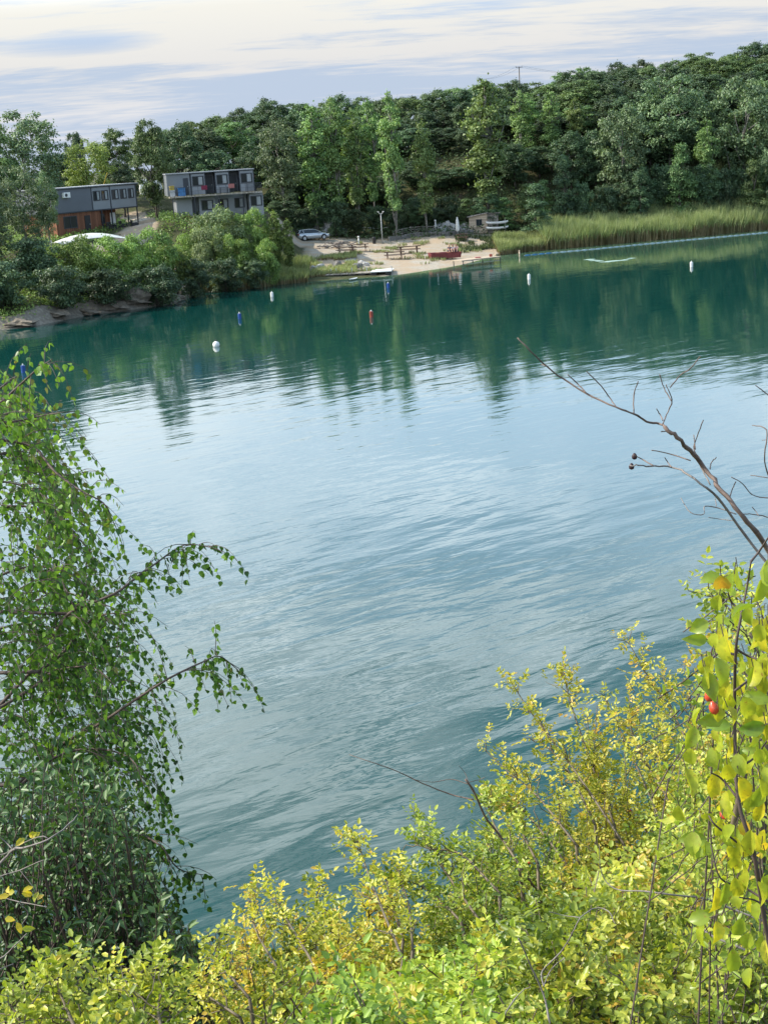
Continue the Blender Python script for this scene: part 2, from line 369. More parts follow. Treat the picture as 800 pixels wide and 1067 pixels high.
body = mixc(sh, (0.003, 0.042, 0.037), (0.14, 0.25, 0.13))
out(bsdf(body, 0.045, 0.5, normal=bn.outputs[0], IOR=1.345))
MT['water'] = m
shal = np.exp(-np.abs(np.minimum(Dw, 0))/2.2)*sstep((Xw+12)/22)*(Yw > 100)*0.9
shal = np.maximum(shal, np.exp(-np.abs(np.minimum(Dw, 0))/5.5)*sstep((Xw-8)/14)*(Yw > 100)*0.75)
w = np_mesh('water', Vw, np.stack([Iw, Iw+1, Iw+nw+1, Iw+nw], 1).ravel(), np.full(len(Iw), 4), MT['water'], attrs={'shallow': ('POINT', shal.ravel())})
tag(w, kind='structure')

# ------------------------------------------------------------------ leaves
TPL = {
 'card': (np.array([(0,0,0),(0.5,0.5,0.08),(1,0,0),(0.5,-0.5,0.08)]), [(0,1,2,3)]),
 'ovate': (np.array([(0,0,0),(0.30,0.46,0.10),(0.70,0.36,0.08),(1,0,-0.10),(0.70,-0.36,0.08),(0.30,-0.46,0.10)]), [(0,1,2,3),(0,3,4,5)]),
 'birch': (np.array([(0,0,0),(0.12,0.38,0.06),(0.40,0.46,0.08),(1,0,-0.12),(0.40,-0.46,0.08),(0.12,-0.38,0.06)]), [(0,1,2,3),(0,3,4,5)]),
 'big': (np.array([(0,0,0),(0.14,0.28,0.10),(0.40,0.46,0.20),(0.72,0.32,0.13),(1,0,-0.20),(0.72,-0.32,0.13),(0.40,-0.46,0.20),(0.14,-0.28,0.10),(0.35,0,0.0),(0.7,0,-0.04)]),
         [(0,1,2,8),(8,2,3,9),(9,3,4),(0,8,6,7),(8,9,5,6),(9,4,5)]),
}
def leaves(name, P, Dn, Nn, L, W, tint, mat, parent, shape='card', smooth=False):
    P = np.asarray(P, float); Dn = nrm(np.asarray(Dn, float)); n = len(P)
    T = nrm(np.cross(Nn, Dn)); Nn = np.cross(Dn, T)
    L = np.broadcast_to(L, (n,)); W = np.broadcast_to(W, (n,))
    tv, tf = TPL[shape]; k = len(tv)
    V = P[:, None]+tv[None, :, 0, None]*(Dn*L[:, None])[:, None]+tv[None, :, 1, None]*(T*W[:, None])[:, None]+tv[None, :, 2, None]*(Nn*L[:, None])[:, None]
    lp = []; cnt = [len(f) for f in tf]; fl = np.concatenate([np.array(f) for f in tf])
    loops = (np.arange(n)[:, None]*k+fl[None]).ravel()
    return np_mesh(name, V.reshape(-1, 3), loops, np.tile(cnt, n), mat, parent, attrs={'tint': ('FACE', np.repeat(np.clip(tint, 0, 1), len(tf)))}, smooth=smooth)
def rsph(r, n): return nrm(r.normal(size=(n, 3)))

def crown_clumps(kind, r):
    """unit tree of height 10: clump centres, radii"""
    C = []; R = []
    if kind == 'broad':
        for i in range(120):
            u = rsph(r, 1)[0]; k = r.uniform(0.45, 1.0)**0.7
            z = 5.3+u[2]*4.0*k; w = 3.0*(1-0.25*max(0, -u[2]))
            C.append((u[0]*w*k, u[1]*w*k, z)); R.append(r.uniform(0.32, 0.80))
        C.append((r.normal(0, .5), r.normal(0, .5), 8.9)); R.append(0.5)
    elif kind == 'poplar':
        for i in range(100):
            z = r.uniform(2.0, 9.7); w = 1.25*math.sin(math.pi*min(1, max(0.04, (10.2-z)/9.0))**0.85)*r.uniform(0.2, 1.0)
            a = r.uniform(0, 6.28); C.append((w*math.cos(a), w*math.sin(a), z)); R.append(r.uniform(0.24, 0.55)*min(1.0, 0.35+(10.0-z)/4.0))
    elif kind == 'cone':
        for i in range(54):
            z = r.uniform(0.4, 9.3); w = (10.2-z)/9.5*2.7*r.uniform(0.25, 1.0)
            a = r.uniform(0, 6.28); C.append((w*math.cos(a), w*math.sin(a), z)); R.append(r.uniform(0.45, 0.9))
    elif kind == 'wide':
        for i in range(120):
            u = rsph(r, 1)[0]; k = r.uniform(0.4, 1.0)**0.7
            C.append((u[0]*4.3*k, u[1]*4.3*k, max(1.0, 5.0+u[2]*4.2*k))); R.append(r.uniform(0.35, 0.9))
    elif kind == 'shrub':
        for i in range(50):
            u = rsph(r, 1)[0]; k = r.uniform(0.3, 1.0)
            C.append((u[0]*5.0*k, u[1]*5.0*k, max(0.8, 4.2+u[2]*4.6*k))); R.append(r.uniform(0.9, 1.7))
    return np.array(C), np.array(R)
def make_tree(name, kind, mat, seed, n=18000, size=0.24, bark='bark', upl=0.0):
    r = np.random.default_rng(seed)
    root = empty(name, (0, 0, 0))
    C, R = crown_clumps(kind, r)
    wgt = R**2; idx = r.choice(len(C), n, p=wgt/wgt.sum())
    u = rsph(r, n); u[:, 2] = np.where(u[:, 2] < -0.35, -u[:, 2]*0.6, u[:, 2]); u = nrm(u)
    rad = R[idx]*(0.35+0.75*r.random(n)**0.6)
    # ragged sprays: part of the leaves shoot outward in strings
    P = C[idx]+u*rad[:, None]*np.array([1, 1, 0.75])
    spr = r.random(n) < 0.16; P[spr] += u[spr]*(r.random(spr.sum())[:, None]**2)*0.55
    Nn = nrm(u*0.9+np.array([0, 0, 0.5])+r.normal(0, 0.55, (n, 3))); Dn = np.cross(Nn, r.normal(size=(n, 3)))
    if upl: Dn = nrm(Dn)+np.array([0, 0, upl])
    ct = r.normal(0, 0.15, len(C)); tint = 0.45+ct[idx]+r.normal(0, 0.20, n)
    leaves('crown', P, Dn, Nn, r.uniform(0.7, 1.35, n)*size, r.uniform(0.45, 0.8, n)*size, tint, mat, root, 'card')
    b = MB(); top = 9.0 if kind in ('poplar', 'cone') else 6.5
    if kind != 'shrub':
        pts = [np.array([r.normal(0, .07)*k, r.normal(0, .07)*k, top*k/5]) for k in range(6)]
        tk = 0.55 if kind == 'poplar' else 1.0; b.tube(pts, [0.20*tk, 0.17*tk, 0.14*tk, 0.11*tk, 0.08*tk, 0.04*tk], 7)
    else: pts = [np.array([0, 0, 0.4*k]) for k in range(6)]
    for j in r.choice(len(C), 14 if kind != 'shrub' else 20, replace=False):
        c = C[j]; z0 = max(0.05, min(top*0.95, c[2]-abs(r.normal(1.8, .5)))) if kind != 'shrub' else 0.0
        p0 = np.array([np.interp(z0, [p[2] for p in pts], [p[0] for p in pts]), np.interp(z0, [p[2] for p in pts], [p[1] for p in pts]), z0])
        if kind == 'shrub': p0 = np.array([c[0]*0.15, c[1]*0.15, 0])
        mid = (p0+c)/2+np.array([0, 0, -0.25 if kind != 'poplar' else -0.5])+r.normal(0, .15, 3)
        b.tube([p0, mid, c], [0.075, 0.05, 0.02], 5)
    b.build('trunk' if kind != 'shrub' else 'stem', MT[bark], root, True)
    return root
PROTO = {
 'broad': [make_tree('broadleaf_tree', 'broad', MT['forest'], 11), make_tree('broadleaf_tree', 'broad', MT['forest'], 12), make_tree('broadleaf_tree', 'broad', MT['forest'], 13), make_tree('broadleaf_tree', 'broad', MT['dark'], 14)],
 'darkbroad': [make_tree('broadleaf_tree', 'broad', MT['dark'], 15), make_tree('broadleaf_tree', 'broad', MT['dark'], 16)],
 'poplar': [make_tree('poplar_tree', 'poplar', MT['poplar'], 21, 9000, 0.20, 'bark_pale', 0.3), make_tree('poplar_tree', 'poplar', MT['poplar'], 22, 9000, 0.20, 'bark_pale', 0.3), make_tree('poplar_tree', 'poplar', MT['poplar'], 23, 9000, 0.20, 'bark_pale', 0.3)],
 'cone': [make_tree('young_tree', 'cone', MT['dark'], 31, 9000, 0.24), make_tree('young_tree', 'cone', MT['forest'], 32, 9000, 0.24)],
 'silver': [make_tree('white_poplar_tree', 'broad', MT['silver'], 41, 11000, 0.24, 'bark_pale'), make_tree('white_poplar_tree', 'wide', MT['silver'], 42, 13000, 0.24, 'bark_pale')],
 'willow': [make_tree('willow_tree', 'broad', MT['willow'], 51, 10000, 0.24)],
 'shrub': [make_tree('shrub', 'shrub', MT['shore'], 61, 9000, 0.42), make_tree('shrub', 'shrub', MT['shore'], 62, 9000, 0.42)],
 'silvershrub': [make_tree('willow_shrub', 'shrub', MT['palewillow'], 63, 9000, 0.40)],
 'darkshrub': [make_tree('shrub', 'shrub', MT['dark'], 64, 9000, 0.45)],
 'column': [make_tree('poplar_sapling', 'poplar', MT['shore'], 71, 6000, 0.32)],
}
USED = set()
def plant(kind, px, top, y, wpx=None, label=None, cat='tree', group=None, k=None, base=None):
    """a tree whose foot stands at image column px (on the ground at distance y) and whose tip reaches image row top"""
    p = S(px, top, y); zb = float(Z(np.array([p[0]]), np.array([p[1]]))[0]) if base is None else base
    h = max(1.0, p[2]-zb)
    pr = PROTO[kind]; i = (k if k is not None else int(rng.integers(len(pr)))) % len(pr); o = pr[i]
    if (kind, i) in USED: o = copy_tree(o)
    USED.add((kind, i))
    wn = {'broad': 6.8, 'darkbroad': 6.8, 'poplar': 2.9, 'cone': 5.4, 'silver': 6.8 if i == 0 else 9.6, 'willow': 6.8, 'shrub': 11.5, 'silvershrub': 11.5, 'darkshrub': 11.5, 'column': 2.9}[kind]
    sz = h/9.9; sx = (wpx/F*y)/wn if wpx else sz
    o.location = (p[0], p[1], zb-0.1); o.scale = (sx, sx*rng.uniform(0.9, 1.1), sz); o.rotation_euler = (0, 0, rng.uniform(0, 6.28))
    tag(o, label, cat, group); return o

# crest of the wood
CRX = [165, 200, 240, 280, 320, 340, 370, 400, 440, 480, 515, 545, 560, 600, 640, 690, 730, 770, 800, 850]
CRT = [126, 120, 110, 101, 97, 93, 95, 92, 88, 82, 77, 84, 80, 62, 55, 60, 50, 45, 38, 34]
def zone(px):
    return 'left' if px < 275 else ('mid' if px < 530 else 'right')
ZL = {'left': 'behind the container houses', 'mid': 'between container houses and utility pole', 'right': 'right of the utility pole'}
for row, (yy, dy, stp, lab) in enumerate([(256, 0, 27, 'highest row on the skyline'), (247, 9, 27, 'second row below the skyline'), (238, 24, 27, 'upper slope'), (229, 40, 26, 'middle slope')]):
    px = 165 + row*11
    while px < 845:
        if not (row > 1 and px < 270):
            t = np.interp(px, CRX, CRT)+dy+rng.normal(0, 3.2 if row else 2.5)+(3 if row == 0 else 0)
            kd = 'broad' if rng.random() < (0.9, 0.6, 0.15, 0.1)[row] else 'darkbroad'  # leaf colour paints the light: brighter lit crest, dark shade down the slope
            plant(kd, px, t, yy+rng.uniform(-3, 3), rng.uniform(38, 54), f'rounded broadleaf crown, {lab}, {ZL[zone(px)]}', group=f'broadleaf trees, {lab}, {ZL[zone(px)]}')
        px += stp*rng.uniform(0.8, 1.2)
# lower thicket along the foot of the slope, its shade put into dark leaf colour
px = 268
while px < 845:
    z_ = 'mid' if px < 545 else 'right'
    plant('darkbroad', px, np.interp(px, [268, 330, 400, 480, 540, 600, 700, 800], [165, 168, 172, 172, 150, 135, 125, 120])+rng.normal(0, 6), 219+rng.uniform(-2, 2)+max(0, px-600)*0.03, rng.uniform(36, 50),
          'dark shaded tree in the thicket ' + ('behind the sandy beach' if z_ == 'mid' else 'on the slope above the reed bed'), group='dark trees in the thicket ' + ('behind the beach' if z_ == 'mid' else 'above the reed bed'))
    px += 27*rng.uniform(0.8, 1.2)
px = 275
while px < 850:
    z_ = 'mid' if px < 545 else 'right'
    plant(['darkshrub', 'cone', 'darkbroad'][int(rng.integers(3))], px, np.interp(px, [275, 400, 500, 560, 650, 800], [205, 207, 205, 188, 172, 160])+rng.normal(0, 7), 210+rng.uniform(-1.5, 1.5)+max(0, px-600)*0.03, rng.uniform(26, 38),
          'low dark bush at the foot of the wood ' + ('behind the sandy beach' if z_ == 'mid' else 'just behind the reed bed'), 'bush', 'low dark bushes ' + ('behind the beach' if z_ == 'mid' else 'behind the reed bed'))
    px += 20*rng.uniform(0.8, 1.2)

# single trees one can pick out
for a in [
 ('silver', 22, 108, 196, 82, 'large rounded grey-green tree on the skyline at the far left', 0),
 ('broad', -18, 128, 190, 70, 'broad green tree cut by the left edge of the photo', 1),
 ('darkbroad', 76, 132, 222, 26, 'small dark round crown peeping over the yellowish willow', 0),
 ('broad', 118, 129, 218, 44, 'dark green tree between the yellowish willow and the tree with a bare trunk', 0),
 ('willow', 88, 137, 204, 58, 'yellowish olive willow standing behind the left grey container house', 0),
 ('broad', 153, 116, 188, 44, 'tall green tree with a bare dark trunk between the two container houses', 2),
 ('darkbroad', 185, 124, 214, 48, 'dark tree just right of the tree with a bare trunk', 1),
 ('darkbroad', 60, 162, 212, 40, 'dark tree low behind the roof of the left container house', 0),
 ('darkbroad', 125, 165, 212, 40, 'dark tree at the right end of the left container roof', 1),
 ('broad', 240, 124, 226, 54, 'dark green tree behind the right end of the right container house roof', 1),
 ('broad', 212, 132, 222, 50, 'green tree above the middle of the right container house roof', 3),
 ('darkbroad', 262, 146, 214, 42, 'dark tree between the container house and the broad light poplar clump', 1),
 ('darkbroad', 222, 152, 212, 50, 'dark tree directly behind the roof of the right container house', 0),
 ('silver', 288, 118, 207, 50, 'broad light poplar clump right beside the right container house', 0),
 ('poplar', 322, 108, 209, 38, 'slender poplar right of the broad light poplar clump', 0),
 ('poplar', 345, 99, 210, 34, 'tall slender poplar left of the lamp post, second of the close row', 1),
 ('poplar', 366, 112, 212, 28, 'narrow poplar squeezed between two taller poplars behind the beach', 2),
 ('poplar', 383, 103, 213, 26, 'narrow greyish poplar just left of the tallest beach poplar', 0),
 ('poplar', 404, 93, 206, 30, 'tall slim poplar with a bare pale trunk above the lamp post', 1),
 ('poplar', 439, 124, 207, 26, 'small slim poplar standing alone between two tall poplars', 2),
 ('poplar', 503, 80, 210, 48, 'tallest broad poplar left of the utility pole, above the wooden shed', 0),
 ('poplar', 541, 92, 222, 22, 'narrow dark poplar directly under the utility pole', 1),
 ('poplar', 549, 96, 224, 20, 'narrow poplar touching the right side of the one under the utility pole', 2),
 ('poplar', 572, 93, 222, 22, 'pointed poplar a little right of the utility pole', 0),
 ('poplar', 598, 100, 224, 22, 'pointed poplar beside the bare brown gap in the slope', 1),
 ('silver', 645, 104, 214, 62, 'pale grey-green tree left of the big pale poplar above the reeds', 0),
 ('silver', 697, 68, 222, 106, 'biggest pale grey-green poplar above the middle of the reed bed', 1),
 ('silver', 775, 72, 218, 76, 'pale grey-green poplar near the right edge above the reeds', 0),
 ('silver', 815, 92, 213, 56, 'pale poplar cut by the right edge of the photo', 1),
 ('poplar', 735, 122, 214, 26, 'thin tree with a bare pale trunk between two big pale poplars', 2),
 ('cone', 558, 190, 201, 40, 'dark bushy young tree where the wooden shed and the reeds meet', 0),
 ('cone', 708, 148, 211, 42, 'layered young green tree standing behind the middle of the reeds', 1),
 ('cone', 665, 178, 209, 30, 'small dark cone shaped tree behind the reeds', 0),
 ('cone', 785, 165, 212, 36, 'cone shaped green tree behind the reeds near the right edge', 1),
 ('cone', 586, 160, 209, 32, 'dark cone shaped tree behind the left end of the tall reeds', 0),
]:
    kd, px_, top, yy, wp, lab, k = a
    plant(kd, px_, top, yy, wp, lab, 'tree', k=k)
# shore shrubs on the left bank
for a in [
 ('silver', 18, 160, 158, 70, 'big grey-green willow on the left shore in front of the container house', 1),
 ('silver', -25, 170, 150, 70, 'grey-green willow on the shore cut by the left edge', 0),
 ('darkshrub', -6, 262, 140, 70, 'dark bush above the rocks cut by the left edge', 0),
 ('darkshrub', 30, 238, 149, 70, 'dark bush on the rocky shore at the far left', 0),
 ('silver', 44, 172, 166, 26, 'narrow silvery tree touching the left end of the container house', 0),
 ('shrub', 78, 240, 150, 54, 'green bush on the rocky bank below the white awning', 0),
 ('darkshrub', 60, 268, 143, 66, 'low dark bush hanging over the rocks at the left shore', 0),
 ('shrub', 118, 236, 152, 60, 'leafy green bush between the white awning and the rocky shore', 1),
 ('shrub', 152, 232, 156, 56, 'large light green bush with feathery shoots on the rocky bank', 0),
 ('darkshrub', 110, 272, 147, 60, 'dark bush on the rocks below the feathery green bushes', 0),
 ('darkshrub', 160, 268, 150, 60, 'dark bush above the end of the rocky shore', 0),
 ('shrub', 178, 246, 158, 44, 'green bush at the right end of the rocky bank', 1),
 ('silvershrub', 222, 206, 170, 56, 'round pale green willow bush in front of the right container house', 0),
 ('shrub', 196, 236, 168, 34, 'bright bush under the left corner of the balcony house', 1),
 ('silvershrub', 243, 215, 171, 36, 'pale feathery bush touching the right side of the round pale willow bush', 0),
 ('silvershrub', 212, 225, 166, 36, 'smaller pale bush left of the round pale willow bush', 0),
 ('shrub', 260, 212, 172, 40, 'bright green bush in front of the right end of the container house', 0),
 ('shrub', 242, 236, 166, 40, 'green bush between the round pale willow bush and the reeds below', 1),
 ('column', 285, 218, 172, 15, 'slender bright green sapling left of the silver car, the taller one', 0),
 ('column', 298, 227, 172, 14, 'slender bright green sapling nearest to the silver car', 0),
 ('shrub', 275, 240, 166, 34, 'bright green bush around the feet of the two slender saplings', 1),
 ('darkshrub', 200, 262, 158, 44, 'dark bush on the shore under the pale track', 0),
 ('darkshrub', 232, 262, 162, 44, 'dark bush at the waterline right of the pale track', 0),
 ('darkshrub', 262, 264, 164, 40, 'dark bush at the waterline under the bright saplings', 0),
 ('darkshrub', 292, 205, 203, 40, 'dark bush behind the silver car', 0),
]:
    kd, px_, top, yy, wp, lab, k = a
    plant(kd, px_, top, yy, wp, lab, 'tree' if kd in ('silver', 'column') else 'bush', k=k)
for kd, L in PROTO.items():                      # drop prototypes that were not used
    for i, o in enumerate(L):
        if (kd, i) not in USED:
            for ch in list(o.children): bpy.data.objects.remove(ch)
            bpy.data.objects.remove(o)

# ------------------------------------------------------------------ reeds and ground cover
def blades(name, X_, Y_, h, mat, label, cat, w0=0.05, seed=1, lean=0.16, basetint=0.0, toptint=0.75):
    r = np.random.default_rng(seed); n = len(X_); zb = Z(X_, Y_); zb = np.maximum(zb, -0.4)
    a = r.uniform(0, math.pi, n); wv = np.stack([np.cos(a), np.sin(a), 0*a], 1)*w0
    ln = np.stack([r.normal(0.06, lean, n), r.normal(0, lean, n), 0*a], 1)
    P0 = np.stack([X_, Y_, zb-0.05], 1); hh = h*r.uniform(0.7, 1.15, n)
    P1 = P0+ln*hh[:, None]*0.25+np.array([0, 0, 1])*hh[:, None]*0.5
    P2 = P0+ln*hh[:, None]+np.array([0, 0, 1])*hh[:, None]*0.96
    V = np.stack([P0-wv*0.6, P0+wv*0.6, P1+wv, P1-wv, P2], 1).reshape(-1, 3)
    k = np.arange(n)*5
    loops = np.concatenate([np.stack([k, k+1, k+2, k+3], 1), np.stack([k+3, k+2, k+4], 1)], 1).ravel()
    v = r.normal(0, 0.13, n)+0.35*(vnoise(X_, Y_, 0.6, 6)-0.5); t = np.stack([basetint+v*0.5+0.05, toptint+v], 1).ravel()
    o = np_mesh(name, V, loops, np.tile([4, 3], n), mat, attrs={'tint': ('FACE', np.clip(t, 0, 1))})
    return tag(o, label, cat, kind='stuff')
def shore_scatter(px0, px1, d0, d1, n, seed):
    r = np.random.default_rng(seed); pts = []
    pxs = np.array([p[0] for p in SH]); 
    x0 = G(px0, 260)[0]; x1 = G(px1, 250)[0]
    X_ = r.uniform(x0-1, x1+1, n*8); Y_ = r.uniform(110, 235, n*8); d = sdist(X_, Y_)
    col = CX+(X_/Y_)*F*1.0
    k = (d > d0) & (d < d1) & (col > px0-20) & (col < px1+20); return X_[k][:n], Y_[k][:n]
def xs(px): return G(px, np.interp(px, [0, 400, 800], [345, 288, 239]))[0]
def scat(xa, xb, d0, d1, n, seed, ymin=110, ymax=240, clump=0.0):
    r = np.random.default_rng(seed); X_ = r.uniform(xa, xb, n*14); Y_ = r.uniform(ymin, ymax, n*14); d = sdist(X_, Y_)
    k = (d > d0) & (d < d1)
    if clump: k &= 0.55*vnoise(X_+0.4*Y_, Y_-0.4*X_, 0.33, seed)+0.45*vnoise(X_-0.6*Y_, Y_+0.6*X_, 0.9, seed+3) > clump*0.9
    return X_[k][:n], Y_[k][:n]
X_, Y_ = scat(xs(578), xs(850)+6, -0.7, 13, 42000, 5, 170, 225)
blades('reed_bed', X_, Y_, 2.9*(0.62+0.35*vnoise(X_, Y_, 0.3, 4)+0.35*vnoise(X_+Y_, Y_-X_, 0.9, 7)), MT['reed'], 'tall green reed bed along the right shore with brown stems at the waterline', 'reeds', 0.045, 5)
X_, Y_ = scat(xs(528), xs(582), -0.3, 7, 9000, 6, 165, 215)
blades('reed_bed', X_, Y_, 1.9*(0.7+0.5*vnoise(X_, Y_, 0.4, 4)), MT['reed'], 'shorter bright reeds between the beach jetty and the tall reed bed', 'reeds', 0.04, 6, toptint=0.7)
X_, Y_ = scat(xs(188), xs(318), -0.2, 9, 15000, 8, 140, 190)
blades('reed_bed', X_, Y_, 1.7*(0.6+0.6*vnoise(X_, Y_, 0.4, 4)), MT['reed'], 'reeds at the waterline below the bushes left of the wooden dock', 'reeds', 0.04, 8, toptint=0.62)
X_, Y_ = scat(xs(300), xs(372), 2.5, 16, 3800, 9, 150, 190, 0.52)
blades('tall_grass', X_, Y_, 0.65, MT['reed'], 'yellow-green grass tufts on the gravel between the dock and the silver car', 'grass', 0.04, 9, toptint=0.9)
X_, Y_ = scat(xs(372), xs(560), 3, 22, 2600, 10, 160, 205, 0.74)
blades('tall_grass', X_, Y_, 0.45, MT['reed'], 'sparse weeds scattered over the sandy beach', 'grass', 0.035, 10, toptint=0.6)
X_, Y_ = scat(xs(470), xs(560), 4, 15, 2600, 12, 165, 205, 0.5)
k = (X_ > G(482, 262, 1)[0]); X_ = X_[k]; Y_ = Y_[k]
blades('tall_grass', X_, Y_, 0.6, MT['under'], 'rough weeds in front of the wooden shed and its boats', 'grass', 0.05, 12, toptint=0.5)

def cover(name, X_, Y_, n_per, spread, size, mat, label, cat, seed, h=0.6):
    r = np.random.default_rng(seed); n = len(X_)*n_per
    Xc = np.repeat(X_, n_per)+r.normal(0, spread, n); Yc = np.repeat(Y_, n_per)+r.normal(0, spread, n); d = sdist(Xc, Yc); k = d > 0.15; Xc = Xc[k]; Yc = Yc[k]; n = len(Xc)
    zz = Z(Xc, Yc)+r.random(n)**1.5*h
    Nn = nrm(r.normal(0, .6, (n, 3))+np.array([0, -0.2, 0.9])); Dn = np.cross(Nn, r.normal(size=(n, 3)))
    o = leaves(name, np.stack([Xc, Yc, zz], 1), Dn, Nn, size*r.uniform(.6, 1.3, n), size*0.6, 0.4+0.5*(vnoise(Xc, Yc, 0.5, seed)-.5)+r.normal(0, .2, n), mat, None, 'card')
    return tag(o, label, cat, kind='stuff')
X_, Y_ = scat(-48, -13, 1.1, 60, 3000, 20, 125, 212)
# keep the track and the houses free
def off_track(X_, Y_):
    ok = np.ones(len(X_), bool)
    for pts, w in (([S(112, 240, 172), S(145, 215, 178), S(150, 205, 195), S(135, 198, 212)], 2.4), ([S(178, 245, 168), S(200, 250, 166), S(225, 254, 166)], 1.8), ([G(322, 250, 2.9), G(300, 256, 2.6), G(262, 258, 2.6)], 3.0)):
        for a, b in zip(pts[:-1], pts[1:]):
            a = np.array(a[:2]); b = np.array(b[:2]); e = b-a; q = np.stack([X_, Y_], 1)-a; t = np.clip((q@e)/(e@e), 0, 1)
            ok &= np.linalg.norm(q-t[:, None]*e, axis=1) > w
    return ok
k = off_track(X_, Y_); X_ = X_[k]; Y_ = Y_[k]
cover('undergrowth', X_, Y_, 22, 0.55, 0.30, MT['shore'], 'mixed green weeds covering the left bank around the container houses', 'weeds', 20, 0.5)
X_, Y_ = scat(-12, 75, 12, 90, 4200, 21, 205.5, 262)
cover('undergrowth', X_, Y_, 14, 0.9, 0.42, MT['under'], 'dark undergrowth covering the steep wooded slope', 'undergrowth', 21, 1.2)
r_ = np.random.default_rng(33); X_ = r_.uniform(-8, 8, 1800); Y_ = r_.uniform(1.5, 15, 1800)
cover('undergrowth', X_, Y_, 14, 0.18, 0.07, MT['sallow'], 'low weeds on the steep near bank under the rose bushes', 'weeds', 22, 0.18)

# ------------------------------------------------------------------ buildings and things on the far shore
def GH(px, py):
    """first point of the ground under a pixel"""
    d = ray(px, py); t = np.arange(80, 330, 0.25)/d[1]; P = d[None]*t[:, None]+np.array([0, 0, CAMH]); zz = Z(P[:, 0], P[:, 1]); zz = np.maximum(zz, 0)
    i = np.argmax(P[:, 2] < zz); return np.array([P[i, 0], P[i, 1], zz[i]])
def gz(x, y): return float(Z(np.array([x]), np.array([y]))[0])
MT['wall_dark'] = plain('panel_dark_grey', (0.115, 0.125, 0.145), 0.5, var=0.10, scale=0.6)
MT['wall_grey'] = plain('panel_grey', (0.17, 0.185, 0.20), 0.5, var=0.10, scale=0.6)
MT['wall_lite'] = plain('panel_light_grey', (0.235, 0.25, 0.27), 0.5, var=0.10, scale=0.6)
MT['trim'] = plain('trim_anthracite', (0.035, 0.04, 0.05), 0.45, var=0.1)
MT['roof'] = plain('roof_sheet', (0.30, 0.31, 0.33), 0.6, var=0.25, scale=0.8)
MT['wood_red'] = planks('wood_red', (0.22, 0.095, 0.055), 0.16, 0)
MT['wood_shed'] = planks('wood_shed', (0.46, 0.37, 0.28), 0.14, 2)
MT['wood_grey'] = planks('wood_grey', (0.34, 0.31, 0.28), 0.14, 0)
MT['wood_dock'] = planks('wood_dock', (0.34, 0.30, 0.25), 0.16, 0)
MT['wood_table'] = planks('wood_table', (0.13, 0.085, 0.065), 0.12, 1)
MT['white'] = plain('white_paint', (0.74, 0.74, 0.72), 0.5, var=0.08)
MT['cloth_white'] = plain('white_cloth', (0.60, 0.60, 0.58), 0.9, var=0.1)
MT['steel'] = plain('galvanised', (0.42, 0.44, 0.45), 0.45, 0.3, var=0.15)
MT['black'] = plain('black_plastic', (0.02, 0.02, 0.022), 0.5)
MT['blue'] = plain('blue_plastic', (0.05, 0.17, 0.38), 0.4)
MT['floatpale'] = plain('float_pale_blue', (0.36, 0.46, 0.52), 0.5)
MT['navy'] = plain('blue_buoy', (0.02, 0.07, 0.28), 0.4)
MT['yellow'] = plain('yellow_plastic', (0.42, 0.31, 0.06), 0.5)
MT['red'] = plain('red_plastic', (0.26, 0.055, 0.035), 0.45)
MT['maroon'] = plain('maroon_paint', (0.17, 0.035, 0.04), 0.55, var=0.35)
MT['green_boat'] = plain('dark_green_hull', (0.02, 0.06, 0.05), 0.4)
MT['stone'] = plain('stone_wall', (0.20, 0.19, 0.18), 0.9, var=0.5, scale=4)
MT['rock'] = plain('pale_rock', (0.40, 0.39, 0.38), 0.95, var=0.5, scale=1.6)
MT['bankrock'] = plain('bank_rock', (0.19, 0.16, 0.125), 0.95, var=0.55, scale=2.5)
MT['curtain'] = plain('curtain', (0.30, 0.32, 0.33), 0.9)
m = newmat('window_glass'); out(bsdf((0.018, 0.024, 0.030), 0.06, 0.6)); MT['glass'] = m
m = newmat('car_paint'); out(bsdf((0.50, 0.53, 0.56), 0.25, 0.5, 0.55)); MT['carpaint'] = m
m = newmat('lamp_glass'); out(bsdf((0.75, 0.75, 0.72), 0.15, 0.6)); MT['lampglass'] = m

def part(name, mat, parent, boxes, bevel=0):
    b = MB()
    for bx in boxes: b.box(*bx)
    return b.build(name, mat, parent, bevel=bevel)
def window(parent, x0, x1, z0, z1, y, curtain=True, frame='trim'):
    """window standing 5 cm proud of a wall whose face is at y (camera side is -y)"""
    t = 0.09; xm = (x0+x1)/2
    w_ = part('window', MT[frame], parent, [(x0, x1, y-0.05, y+0.02, z0, z0+t), (x0, x1, y-0.05, y+0.02, z1-t, z1), (x0, x0+t, y-0.05, y+0.02, z0+t, z1-t), (x1-t, x1, y-0.05, y+0.02, z0+t, z1-t), (xm-0.035, xm+0.035, y-0.05, y+0.02, z0+t, z1-t)])
    part('pane', MT['glass'], w_, [(x0+t, x1-t, y-0.015, y+0.01, z0+t, z1-t)])
    if curtain:
        part('curtain', MT['curtain'], w_, [(xm+0.06, x1-t-0.08, y-0.022, y-0.0165, z0+t+0.03, z1-t-0.02)])
    return w_

